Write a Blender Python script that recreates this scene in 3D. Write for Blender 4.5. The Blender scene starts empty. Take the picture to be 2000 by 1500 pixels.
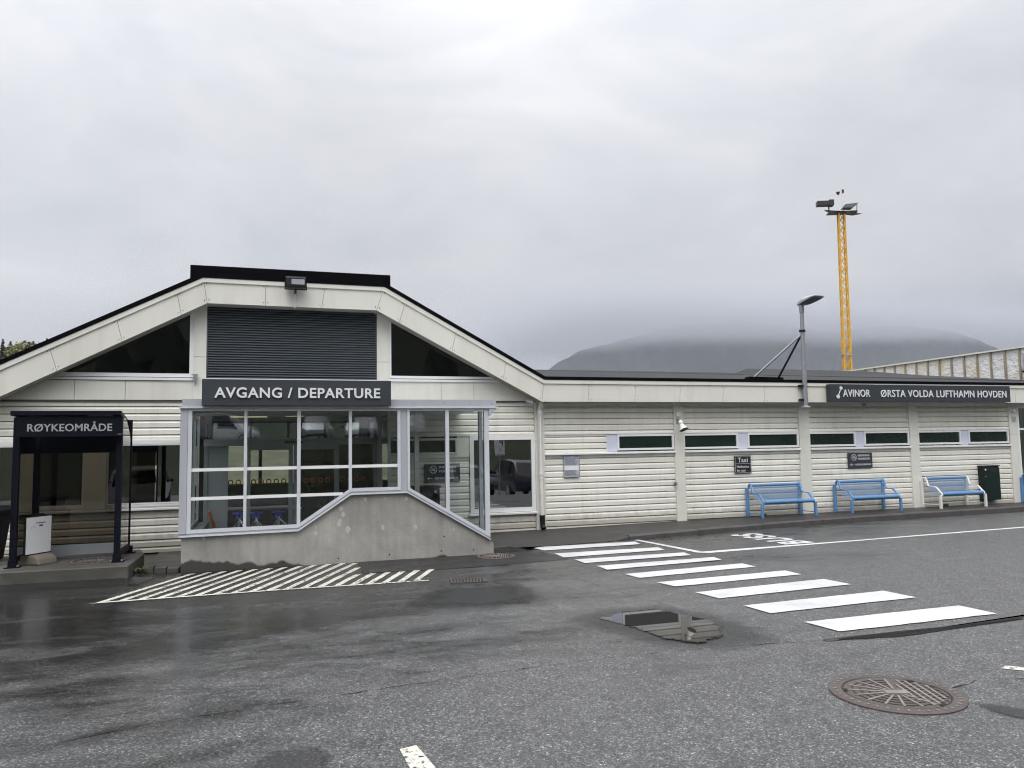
import bpy, bmesh, math, random
from math import sin, cos, pi, radians, sqrt, atan, atan2
from mathutils import Vector, Matrix, noise as mnoise
random.seed(7)
S = bpy.context.scene
COL = S.collection

# ------------------------------------------------------------------ camera
FPX, YAW, PITCH, ROLL, DIST, EYE = 1503.0, radians(18.0), atan(125/1503.0), 0.0172, 13.8, 1.6
cam = bpy.data.cameras.new("camera")
cam.sensor_width = 36.0
cam.lens = 36.0*FPX/2000.0
cam.clip_start = 0.1
cam.clip_end = 9000.0
camo = bpy.data.objects.new("camera", cam)
COL.objects.link(camo)
F = Vector((sin(YAW)*cos(PITCH), cos(YAW)*cos(PITCH), sin(PITCH)))
R0 = Vector((cos(YAW), -sin(YAW), 0))
U0 = R0.cross(F)
R = R0*cos(ROLL) - U0*sin(ROLL)
U = U0*cos(ROLL) + R0*sin(ROLL)
m = Matrix((R, U, -F)).transposed().to_4x4()
m.translation = Vector((0, -DIST, EYE))
camo.matrix_world = m
S.camera = camo

# ------------------------------------------------------------------ world, sun, exposure
SUN_EL, SUN_AZ = radians(58), radians(205)          # azimuth: compass style from +Y clockwise; behind the camera
S.view_settings.view_transform = 'Standard'
S.view_settings.look = 'None'
S.view_settings.gamma = 1
S.view_settings.exposure = 0.08
W = bpy.data.worlds.new("World")
S.world = W
W.use_nodes = True
nt = W.node_tree
nt.nodes.clear()
def wn(t, **k):
    n = nt.nodes.new(t)
    for a, b in k.items():
        setattr(n, a, b)
    return n
L = nt.links.new
wout = wn('ShaderNodeOutputWorld')
wbg = wn('ShaderNodeBackground')
wbg.inputs['Strength'].default_value = 0.1
sky = wn('ShaderNodeTexSky', sky_type='NISHITA')
sky.sun_disc = False
sky.sun_elevation = SUN_EL
sky.sun_rotation = SUN_AZ
sky.air_density = 1.0
sky.dust_density = 3.0
tc = wn('ShaderNodeTexCoord')
sep = wn('ShaderNodeSeparateXYZ')
L(tc.outputs['Generated'], sep.inputs[0])
mp = wn('ShaderNodeMapping')
mp.inputs['Scale'].default_value = (1.5, 1.5, 3.4)
mp.inputs['Rotation'].default_value = (0.25, -0.2, 0.3)
L(tc.outputs['Generated'], mp.inputs[0])
n1 = wn('ShaderNodeTexNoise')
n1.inputs['Scale'].default_value = 1.7
n1.inputs['Detail'].default_value = 6
n1.inputs['Roughness'].default_value = 0.58
n1.inputs['Distortion'].default_value = 0.45
L(mp.outputs[0], n1.inputs['Vector'])
cr = wn('ShaderNodeValToRGB')
cr.color_ramp.elements[0].position = 0.30
cr.color_ramp.elements[0].color = (0.84, 0.87, 0.925, 1)
cr.color_ramp.elements[1].position = 0.70
cr.color_ramp.elements[1].color = (1.15, 1.15, 1.175, 1)
L(n1.outputs['Fac'], cr.inputs[0])
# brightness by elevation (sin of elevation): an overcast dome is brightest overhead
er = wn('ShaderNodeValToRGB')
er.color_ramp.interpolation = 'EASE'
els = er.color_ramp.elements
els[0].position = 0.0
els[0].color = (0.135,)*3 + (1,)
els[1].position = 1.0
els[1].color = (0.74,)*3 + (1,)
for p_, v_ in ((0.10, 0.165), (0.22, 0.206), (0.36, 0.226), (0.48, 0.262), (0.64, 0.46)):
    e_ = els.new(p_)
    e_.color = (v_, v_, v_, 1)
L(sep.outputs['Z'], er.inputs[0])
# lower sky towards +X is darker rain cloud, towards -X lighter
ax = wn('ShaderNodeMapRange')
ax.inputs['From Min'].default_value = -0.35
ax.inputs['From Max'].default_value = 0.62
ax.inputs['To Min'].default_value = 1.45
ax.inputs['To Max'].default_value = 0.97
L(sep.outputs['X'], ax.inputs['Value'])
# thin bright patch in the cloud, high up to the right of the gable
lob = wn('ShaderNodeVectorMath', operation='DOT_PRODUCT')
lob.inputs[1].default_value = (0.62, 0.60, 0.505)
L(tc.outputs['Generated'], lob.inputs[0])
lobr = wn('ShaderNodeMapRange', interpolation_type='SMOOTHSTEP')
lobr.inputs['From Min'].default_value = 0.78
lobr.inputs['From Max'].default_value = 1.0
lobr.inputs['To Min'].default_value = 1.0
lobr.inputs['To Max'].default_value = 1.29
L(lob.outputs['Value'], lobr.inputs['Value'])
# the dome is brightened behind the camera, out of view, to light the walls
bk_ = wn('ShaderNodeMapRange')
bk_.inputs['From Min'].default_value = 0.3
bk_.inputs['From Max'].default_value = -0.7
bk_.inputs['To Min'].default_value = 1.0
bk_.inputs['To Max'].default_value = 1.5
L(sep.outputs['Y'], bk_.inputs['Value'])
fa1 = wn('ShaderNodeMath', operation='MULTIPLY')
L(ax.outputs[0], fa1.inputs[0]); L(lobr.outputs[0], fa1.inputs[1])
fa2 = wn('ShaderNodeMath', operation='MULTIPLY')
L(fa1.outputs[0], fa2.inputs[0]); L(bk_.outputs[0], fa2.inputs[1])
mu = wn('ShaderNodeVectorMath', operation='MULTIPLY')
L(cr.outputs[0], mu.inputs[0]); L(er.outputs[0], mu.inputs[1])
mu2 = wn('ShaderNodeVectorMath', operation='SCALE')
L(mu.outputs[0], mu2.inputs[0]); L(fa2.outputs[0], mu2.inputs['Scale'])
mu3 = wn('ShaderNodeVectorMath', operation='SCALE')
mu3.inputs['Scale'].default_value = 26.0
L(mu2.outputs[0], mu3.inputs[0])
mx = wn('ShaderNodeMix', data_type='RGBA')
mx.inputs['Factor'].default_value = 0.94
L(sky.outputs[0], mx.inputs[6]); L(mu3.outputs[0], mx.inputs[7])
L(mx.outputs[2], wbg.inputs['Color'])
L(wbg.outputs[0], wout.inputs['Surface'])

sl = bpy.data.lights.new("sun", 'SUN')
sl.energy = 1.05
sl.angle = radians(35)
sl.color = (1.0, 0.97, 0.93)
so = bpy.data.objects.new("sun", sl)
COL.objects.link(so)
sd = Vector((sin(SUN_AZ)*cos(SUN_EL), cos(SUN_AZ)*cos(SUN_EL), sin(SUN_EL)))
so.rotation_euler = sd.to_track_quat('Z', 'Y').to_euler()
so.location = sd*60

S.cycles.max_bounces = 8
S.cycles.transparent_max_bounces = 16
S.cycles.glossy_bounces = 4
S.cycles.volume_bounces = 1
S.cycles.caustics_reflective = False
S.cycles.caustics_refractive = False
S.cycles.use_denoising = True
S.cycles.filter_width = 1.1
S.cycles.sample_clamp_indirect = 4.0

# ------------------------------------------------------------------ materials
def newmat(name):
    mt = bpy.data.materials.new(name)
    mt.use_nodes = True
    t = mt.node_tree
    t.nodes.clear()
    out = t.nodes.new('ShaderNodeOutputMaterial')
    return mt, t, out

def N(t, kind, **k):
    n = t.nodes.new(kind)
    for a, b in k.items():
        setattr(n, a, b)
    return n

def noise(t, vec, scale, detail=3, rough=0.55, dist=0.0):
    n = N(t, 'ShaderNodeTexNoise')
    n.inputs['Scale'].default_value = scale
    n.inputs['Detail'].default_value = detail
    n.inputs['Roughness'].default_value = rough
    n.inputs['Distortion'].default_value = dist
    t.links.new(vec, n.inputs['Vector'])
    return n.outputs['Fac']

def ramp(t, fac, stops):
    r = N(t, 'ShaderNodeValToRGB')
    e = r.color_ramp.elements
    while len(e) < len(stops):
        e.new(0.5)
    for el, (p, c) in zip(e, stops):
        el.position = p
        el.color = (c[0], c[1], c[2], 1) if hasattr(c, '__len__') else (c, c, c, 1)
    t.links.new(fac, r.inputs[0])
    return r.outputs[0]

def mixc(t, fac, a, b, blend='MIX'):
    x = N(t, 'ShaderNodeMix', data_type='RGBA', blend_type=blend)
    for sock, v in ((x.inputs[0], fac), (x.inputs[6], a), (x.inputs[7], b)):
        if hasattr(v, 'is_linked'):
            t.links.new(v, sock)
        elif hasattr(v, '__len__'):
            sock.default_value = (v[0], v[1], v[2], 1)
        else:
            sock.default_value = v
    return x.outputs[2]

def math_(t, op, a, b=None, clamp=False):
    x = N(t, 'ShaderNodeMath', operation=op, use_clamp=clamp)
    for i, v in enumerate((a, b)):
        if v is None:
            continue
        if hasattr(v, 'is_linked'):
            t.links.new(v, x.inputs[i])
        else:
            x.inputs[i].default_value = v
    return x.outputs[0]

def coords(t, scale=(1, 1, 1), kind='Object'):
    c = N(t, 'ShaderNodeTexCoord')
    mpp = N(t, 'ShaderNodeMapping')
    mpp.inputs['Scale'].default_value = scale
    t.links.new(c.outputs[kind], mpp.inputs[0])
    return mpp.outputs[0]

def pm(name, col, rough=0.5, metal=0.0, var=0.10, vscale=3.0, stretch=(1, 1, 1), bump=0.0, bscale=60.0,
       dirt=None, dirt_amt=0.0, dscale=2.0, dstretch=(1, 1, 1), spec=0.5, coat=0.0):
    """painted / metal / mineral surface with tonal variation, optional streaky dirt and fine bump"""
    mt, t, out = newmat(name)
    b = N(t, 'ShaderNodeBsdfPrincipled')
    t.links.new(b.outputs[0], out.inputs[0])
    v = coords(t, stretch)
    f = noise(t, v, vscale, 5, 0.6)
    lo = tuple(c*(1-var) for c in col); hi = tuple(min(1, c*(1+var)) for c in col)
    c = ramp(t, f, [(0.3, lo), (0.7, hi)])
    if dirt is not None:
        dv = coords(t, dstretch)
        df = noise(t, dv, dscale, 6, 0.65, 0.3)
        dm = ramp(t, df, [(0.48, 0.0), (0.72, dirt_amt)])
        c = mixc(t, dm, c, dirt)
    t.links.new(c, b.inputs['Base Color'])
    rv = noise(t, coords(t), vscale*4, 3)
    rr = N(t, 'ShaderNodeMapRange')
    rr.inputs['To Min'].default_value = max(0, rough-0.08)
    rr.inputs['To Max'].default_value = min(1, rough+0.08)
    t.links.new(rv, rr.inputs['Value'])
    t.links.new(rr.outputs[0], b.inputs['Roughness'])
    b.inputs['Metallic'].default_value = metal
    b.inputs['Specular IOR Level'].default_value = spec
    b.inputs['Coat Weight'].default_value = coat
    if bump:
        bn = N(t, 'ShaderNodeBump')
        bn.inputs['Strength'].default_value = bump
        bn.inputs['Distance'].default_value = 0.01
        t.links.new(noise(t, coords(t), bscale, 4), bn.inputs['Height'])
        t.links.new(bn.outputs[0], b.inputs['Normal'])
    return mt

M = {}
CREAM = (0.775, 0.757, 0.685)
M['cream'] = pm('cream_cladding', CREAM, 0.42, var=0.05, vscale=1.2, stretch=(0.5, 1, 2), dirt=(0.40, 0.36, 0.27), dirt_amt=0.30, dscale=1.4, dstretch=(2.2, 1, 0.35))
def cladding():
    mt, t, out = newmat('cream_board_cladding')
    b = N(t, 'ShaderNodeBsdfPrincipled')
    t.links.new(b.outputs[0], out.inputs[0])
    c0 = N(t, 'ShaderNodeTexCoord')
    sx = N(t, 'ShaderNodeSeparateXYZ')
    t.links.new(c0.outputs['Object'], sx.inputs[0])
    row = math_(t, 'FLOOR', math_(t, 'DIVIDE', math_(t, 'ADD', sx.outputs[2], 0.03), 0.1158))
    col = math_(t, 'FLOOR', math_(t, 'ADD', math_(t, 'DIVIDE', sx.outputs[0], 2.9), math_(t, 'MULTIPLY', row, 0.37)))
    cv = N(t, 'ShaderNodeCombineXYZ')
    t.links.new(row, cv.inputs[0]); t.links.new(col, cv.inputs[1])
    wnz = N(t, 'ShaderNodeTexWhiteNoise', noise_dimensions='2D')
    t.links.new(cv.outputs[0], wnz.inputs['Vector'])
    c = ramp(t, wnz.outputs['Value'], [(0.0, tuple(x*0.93 for x in CREAM)), (1.0, tuple(x*1.05 for x in CREAM))])
    c = mixc(t, 1.0, c, ramp(t, noise(t, coords(t, (0.6, 1, 3)), 1.6, 5), [(0.3, 0.94), (0.7, 1.05)]), 'MULTIPLY')
    st = ramp(t, noise(t, coords(t, (3.0, 1, 0.30)), 1.5, 6, 0.65, 0.3), [(0.50, 0.0), (0.75, 0.32)])
    c = mixc(t, st, c, (0.40, 0.36, 0.27))
    sp = math_(t, 'ADD', sx.outputs[2], math_(t, 'MULTIPLY', noise(t, coords(t), 9, 5, 0.7), -0.36))
    c = mixc(t, ramp(t, sp, [(-0.02, 0.55), (0.16, 0.0)]), c, (0.28, 0.25, 0.19))
    t.links.new(c, b.inputs['Base Color'])
    b.inputs['Roughness'].default_value = 0.45
    return mt
M['cream'] = cladding()
M['cream_panel'] = pm('cream_panel', (0.71, 0.70, 0.63), 0.45, var=0.04, vscale=0.9, dirt=(0.42, 0.38, 0.30), dirt_amt=0.22, dscale=1.2, dstretch=(3, 1, 0.5), bump=0.05, bscale=8)
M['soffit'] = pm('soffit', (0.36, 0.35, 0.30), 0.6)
M['joint'] = pm('dark_joint', (0.10, 0.10, 0.09), 0.8)  # dark backing of the open joints, also nail and screw heads
M['white'] = pm('white_frame', (0.80, 0.80, 0.80), 0.35, var=0.04)
M['white_pole'] = pm('white_pipe', (0.78, 0.77, 0.73), 0.35, var=0.06, dirt=(0.4, 0.37, 0.3), dirt_amt=0.3, dscale=3)
M['alu'] = pm('grey_aluminium', (0.47, 0.485, 0.52), 0.38, metal=0.25, var=0.05)
M['alu_lt'] = pm('light_aluminium', (0.66, 0.68, 0.72), 0.33, metal=0.2, var=0.05)
M['lilac'] = pm('pale_blue_panel', (0.62, 0.65, 0.76), 0.45, var=0.04)
M['black'] = pm('roof_edge', (0.002, 0.002, 0.003), 0.8, var=0.2, spec=0.06)
M['felt'] = pm('roof_felt', (0.042, 0.042, 0.044), 0.9, var=0.25, vscale=2.5, stretch=(0.35, 2.5, 1), bump=0.5, bscale=120, dirt=(0.07, 0.07, 0.068), dirt_amt=0.5, spec=0.25)
M['sign'] = pm('sign_slate', (0.030, 0.035, 0.042), 0.5, var=0.08)
M['signblack'] = pm('sign_black', (0.012, 0.012, 0.014), 0.4)
M['letter'] = pm('sign_letter', (0.72, 0.73, 0.75), 0.4, var=0.04)
M['letter_dim'] = pm('sign_letter_grey', (0.36, 0.36, 0.37), 0.45, var=0.05)
M['navy'] = pm('navy_steel', (0.003, 0.004, 0.009), 0.5, var=0.15, spec=0.15)
M['louver'] = pm('louver_slate', (0.095, 0.11, 0.125), 0.45, var=0.10)
M['dark'] = pm('dark_cavity', (0.010, 0.010, 0.011), 0.9)
M['blackplastic'] = pm('black_plastic', (0.008, 0.009, 0.009), 0.45, spec=0.25)
M['grey_galv'] = pm('galvanised_steel', (0.30, 0.315, 0.335), 0.45, metal=0.5, var=0.12, vscale=9)
M['lamp_grey'] = pm('lamp_grey', (0.36, 0.38, 0.40), 0.45, var=0.06)
M['yellow'] = pm('mast_yellow', (0.60, 0.33, 0.018), 0.45, var=0.1)
M['blue'] = pm('bench_blue', (0.11, 0.26, 0.50), 0.38, var=0.10, vscale=6, dirt=(0.08, 0.11, 0.17), dirt_amt=0.3, dscale=5)
M['bench_white'] = pm('bench_white', (0.78, 0.77, 0.74), 0.35, var=0.05, dirt=(0.4, 0.36, 0.3), dirt_amt=0.25, dscale=7)
M['green'] = pm('bin_green', (0.003, 0.014, 0.010), 0.4, var=0.15, spec=0.3)
M['binblack'] = pm('bin_black', (0.004, 0.005, 0.005), 0.7, spec=0.06)
M['rubber'] = pm('rubber', (0.012, 0.012, 0.012), 0.7)
M['orange'] = pm('orange_plastic', (0.60, 0.15, 0.02), 0.45)
M['trolley_blue'] = pm('trolley_blue', (0.02, 0.06, 0.40), 0.4)
M['chrome'] = pm('trolley_steel', (0.62, 0.63, 0.64), 0.3, metal=0.6)
M['iron'] = pm('cast_iron', (0.088, 0.072, 0.066), 0.42, metal=0.25, var=0.22, vscale=14, bump=0.4, bscale=160, dirt=(0.14, 0.075, 0.045), dirt_amt=0.35, dscale=6)
M['iron_dk'] = pm('cast_iron_gap', (0.022, 0.018, 0.016), 0.7)
M['iron_lt'] = pm('cast_iron_worn', (0.24, 0.21, 0.195), 0.4, metal=0.3, var=0.25, vscale=20)
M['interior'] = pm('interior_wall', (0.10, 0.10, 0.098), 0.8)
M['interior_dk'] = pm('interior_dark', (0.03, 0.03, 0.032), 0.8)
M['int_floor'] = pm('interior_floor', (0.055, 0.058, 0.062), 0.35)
M['timber'] = pm('raw_timber', (0.30, 0.25, 0.18), 0.75, var=0.25, vscale=8, stretch=(1, 1, 0.3))
M['sand'] = pm('sand_base', (0.16, 0.14, 0.11), 0.8, bump=0.2)
M['paper'] = pm('white_board', (0.78, 0.78, 0.79), 0.4, var=0.03)
M['notice'] = pm('notice_paper', (0.42, 0.44, 0.50), 0.4, var=0.08, vscale=4)
M['ink'] = pm('dark_ink', (0.10, 0.105, 0.13), 0.5)
M['tail_red'] = pm('red_lamp', (0.45, 0.02, 0.02), 0.2)
M['dark_red'] = pm('dark_red_lamp', (0.10, 0.012, 0.015), 0.4)
M['car_white'] = pm('car_white_paint', (0.80, 0.81, 0.83), 0.25, var=0.03, coat=0.6)
M['car_navy'] = pm('car_navy_paint', (0.016, 0.02, 0.036), 0.22, var=0.05, coat=0.8)
M['car_silver'] = pm('car_silver_paint', (0.42, 0.43, 0.45), 0.28, metal=0.5, var=0.03, coat=0.6)
M['car_glass'] = pm('car_glass', (0.012, 0.014, 0.016), 0.08)
M['skin'] = pm('skin', (0.45, 0.27, 0.19), 0.55)
M['cloth'] = pm('dark_cloth', (0.02, 0.022, 0.03), 0.85)
M['hair'] = pm('dark_hair', (0.02, 0.014, 0.01), 0.6)
M['bark'] = pm('bark', (0.09, 0.07, 0.055), 0.9, var=0.3, vscale=8)

def glassmat(name, tint=(0.86, 0.91, 0.90), gain=1.9, rough=0.0, base=0.0, ior=1.5):
    mt, t, out = newmat(name)
    tr = N(t, 'ShaderNodeBsdfTransparent')
    tr.inputs[0].default_value = (*tint, 1)
    gl = N(t, 'ShaderNodeBsdfGlossy')
    gl.inputs['Roughness'].default_value = rough
    fr = N(t, 'ShaderNodeFresnel')
    fr.inputs['IOR'].default_value = ior
    f = math_(t, 'MULTIPLY_ADD', fr.outputs[0], gain, True)
    f.node.inputs[2].default_value = base
    # gentle waviness of the panes
    bn = N(t, 'ShaderNodeBump')
    bn.inputs['Strength'].default_value = 0.06
    bn.inputs['Distance'].default_value = 0.02
    t.links.new(noise(t, coords(t), 1.3, 1), bn.inputs['Height'])
    t.links.new(bn.outputs[0], gl.inputs['Normal'])
    mixs = N(t, 'ShaderNodeMixShader')
    t.links.new(f, mixs.inputs[0])
    t.links.new(tr.outputs[0], mixs.inputs[1])
    t.links.new(gl.outputs[0], mixs.inputs[2])
    t.links.new(mixs.outputs[0], out.inputs[0])
    return mt
M['glass'] = glassmat('clear_glass', (0.80, 0.86, 0.85), 1.9)
M['glass_dark'] = glassmat('tinted_window', (0.10, 0.125, 0.14), 2.6, base=0.20)
M['glass_gable'] = glassmat('gable_window', (0.07, 0.085, 0.08), 1.4, base=0.02)
M['glass_smoke'] = glassmat('smoked_glass', (0.105, 0.092, 0.072), 1.3)
M['glass_smoke_lt'] = glassmat('light_smoked_glass', (0.55, 0.52, 0.48), 1.6)
M['glass_green'] = pm('dark_green_window', (0.012, 0.023, 0.020), 0.06, var=0.35, vscale=2)

def meshsheet(name, col):
    """perforated sheet: a grid of round holes"""
    mt, t, out = newmat(name)
    b = N(t, 'ShaderNodeBsdfPrincipled')
    b.inputs['Base Color'].default_value = (*col, 1)
    b.inputs['Roughness'].default_value = 0.45
    tr = N(t, 'ShaderNodeBsdfTransparent')
    v = coords(t, (110, 110, 110))
    fr = N(t, 'ShaderNodeVectorMath', operation='FRACTION')
    t.links.new(v, fr.inputs[0])
    sb = N(t, 'ShaderNodeVectorMath', operation='SUBTRACT')
    sb.inputs[1].default_value = (0.5, 0.5, 0.5)
    t.links.new(fr.outputs[0], sb.inputs[0])
    sx = N(t, 'ShaderNodeSeparateXYZ')
    t.links.new(sb.outputs[0], sx.inputs[0])
    r2 = math_(t, 'ADD', math_(t, 'MULTIPLY', sx.outputs[0], sx.outputs[0]), math_(t, 'MULTIPLY', sx.outputs[2], sx.outputs[2]))
    hole = math_(t, 'LESS_THAN', r2, 0.155)
    ms = N(t, 'ShaderNodeMixShader')
    t.links.new(hole, ms.inputs[0]); t.links.new(b.outputs[0], ms.inputs[1]); t.links.new(tr.outputs[0], ms.inputs[2])
    t.links.new(ms.outputs[0], out.inputs[0])
    return mt
M['perf'] = meshsheet('perforated_blue_steel', (0.13, 0.22, 0.36))

def emat(name, col, s):
    mt, t, out = newmat(name)
    e = N(t, 'ShaderNodeEmission')
    e.inputs[0].default_value = (*col, 1)
    e.inputs[1].default_value = s
    t.links.new(e.outputs[0], out.inputs[0])
    return mt
M['lamp_on'] = emat('lit_lamp', (1.0, 0.72, 0.36), 5.0)

def asphalt(name, base=0.05, fine=1.0, stone=0.20, wetmap=True):
    mt, t, out = newmat(name)
    b = N(t, 'ShaderNodeBsdfPrincipled')
    t.links.new(b.outputs[0], out.inputs[0])
    v = coords(t)
    # where the rain film lies: streaky patches, most of it near the building on the left, less on the open road
    big = noise(t, coords(t, (0.42, 1.0, 1)), 0.55, 5, 0.6, 0.8)
    sm = noise(t, coords(t, (0.8, 1.6, 1)), 1.9, 5, 0.62, 0.5)
    c0 = N(t, 'ShaderNodeTexCoord')
    sx = N(t, 'ShaderNodeSeparateXYZ')
    t.links.new(c0.outputs['Object'], sx.inputs[0])
    k = math_(t, 'ADD', math_(t, 'MULTIPLY', big, 0.75), math_(t, 'MULTIPLY', sm, 0.42))
    if wetmap:
        k = math_(t, 'ADD', k, math_(t, 'MULTIPLY', sx.outputs[0], -0.028))
        k = math_(t, 'ADD', k, math_(t, 'MULTIPLY', sx.outputs[1], 0.036))
        k = math_(t, 'ADD', k, 0.29)
    wet = N(t, 'ShaderNodeMapRange', interpolation_type='SMOOTHSTEP')
    wet.inputs['From Min'].default_value = 0.46
    wet.inputs['From Max'].default_value = 0.76
    t.links.new(k, wet.inputs['Value'])
    wet = wet.outputs[0]
    mid = noise(t, v, 5.0, 5, 0.6)
    vo = N(t, 'ShaderNodeTexVoronoi')
    vo.inputs['Scale'].default_value = 120*fine
    t.links.new(v, vo.inputs['Vector'])
    sepc = N(t, 'ShaderNodeSeparateColor')
    t.links.new(vo.outputs['Color'], sepc.inputs[0])
    vo2 = N(t, 'ShaderNodeTexVoronoi')
    vo2.inputs['Scale'].default_value = 62*fine
    t.links.new(v, vo2.inputs['Vector'])
    sep2 = N(t, 'ShaderNodeSeparateColor')
    t.links.new(vo2.outputs['Color'], sep2.inputs[0])
    st = ramp(t, sepc.outputs[0], [(0.0, base*0.38), (0.5, base*0.9), (0.82, base*1.6), (0.95, stone*0.85), (1.0, stone*1.4)])
    st2 = ramp(t, sep2.outputs[1], [(0.0, 0.7), (0.8, 1.0), (0.95, 1.35), (1.0, 1.9)])
    c = mixc(t, 1.0, st, st2, 'MULTIPLY')
    tone = ramp(t, mid, [(0.3, (0.80, 0.80, 0.79)), (0.7, (1.2, 1.2, 1.19))])
    c = mixc(t, 1.0, c, tone, 'MULTIPLY')
    c = mixc(t, 1.0, c, ramp(t, wet, [(0.0, (1.15, 1.15, 1.14)), (1.0, (0.22, 0.22, 0.215))]), 'MULTIPLY')
    t.links.new(c, b.inputs['Base Color'])
    rr = N(t, 'ShaderNodeMapRange')
    rr.inputs['To Min'].default_value = 0.46
    rr.inputs['To Max'].default_value = 0.19
    t.links.new(wet, rr.inputs['Value'])
    t.links.new(rr.outputs[0], b.inputs['Roughness'])
    b.inputs['Specular IOR Level'].default_value = 0.5
    h = math_(t, 'ADD', math_(t, 'MULTIPLY', sepc.outputs[1], 0.6), math_(t, 'MULTIPLY', sep2.outputs[0], 0.7))
    bn = N(t, 'ShaderNodeBump')
    t.links.new(math_(t, 'MULTIPLY_ADD', wet, -0.20), bn.inputs['Strength'])
    bn.inputs['Strength'].links[0].from_node.inputs[2].default_value = 0.34
    bn.inputs['Distance'].default_value = 0.006
    t.links.new(h, bn.inputs['Height'])
    t.links.new(bn.outputs[0], b.inputs['Normal'])
    return mt
M['asphalt'] = asphalt('wet_asphalt', 0.066, 1.0, 0.19)
M['asphalt_new'] = asphalt('new_asphalt', 0.016, 1.3, 0.03, False)

def paint(name, col=(0.78, 0.78, 0.77), wear=0.12, scale=14):
    """road paint with worn-through chips"""
    mt, t, out = newmat(name)
    b = N(t, 'ShaderNodeBsdfPrincipled')
    v = coords(t)
    c = ramp(t, noise(t, v, 6, 5), [(0.3, tuple(x*0.86 for x in col)), (0.7, col)])
    c = mixc(t, 1.0, c, ramp(t, noise(t, coords(t, (0.8, 1.4, 1)), 1.6, 4, 0.6, 0.5), [(0.30, 0.80), (0.62, 1.05)]), 'MULTIPLY')
    t.links.new(c, b.inputs['Base Color'])
    b.inputs['Roughness'].default_value = 0.5
    bn = N(t, 'ShaderNodeBump')
    bn.inputs['Strength'].default_value = 0.3
    bn.inputs['Distance'].default_value = 0.004
    t.links.new(noise(t, v, 120, 3), bn.inputs['Height'])
    t.links.new(bn.outputs[0], b.inputs['Normal'])
    tr = N(t, 'ShaderNodeBsdfTransparent')
    f1 = noise(t, v, scale, 8, 0.75, 0.4)
    f2 = noise(t, v, 2.2, 3)
    f = math_(t, 'ADD', math_(t, 'MULTIPLY', f1, 0.75), math_(t, 'MULTIPLY', f2, 0.25))
    chip = ramp(t, f, [(max(0.0, 0.30+wear*0.9-0.03), 1.0), (0.30+wear*0.9, 0.0)])
    ms = N(t, 'ShaderNodeMixShader')
    t.links.new(chip, ms.inputs[0]); t.links.new(b.outputs[0], ms.inputs[1]); t.links.new(tr.outputs[0], ms.inputs[2])
    t.links.new(ms.outputs[0], out.inputs[0])
    return mt
M['paint'] = paint('white_road_paint', (0.60, 0.60, 0.605), 0.10, 30)
M['paint_worn'] = paint('worn_road_paint', (0.62, 0.60, 0.53), 0.185, 26)

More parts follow.
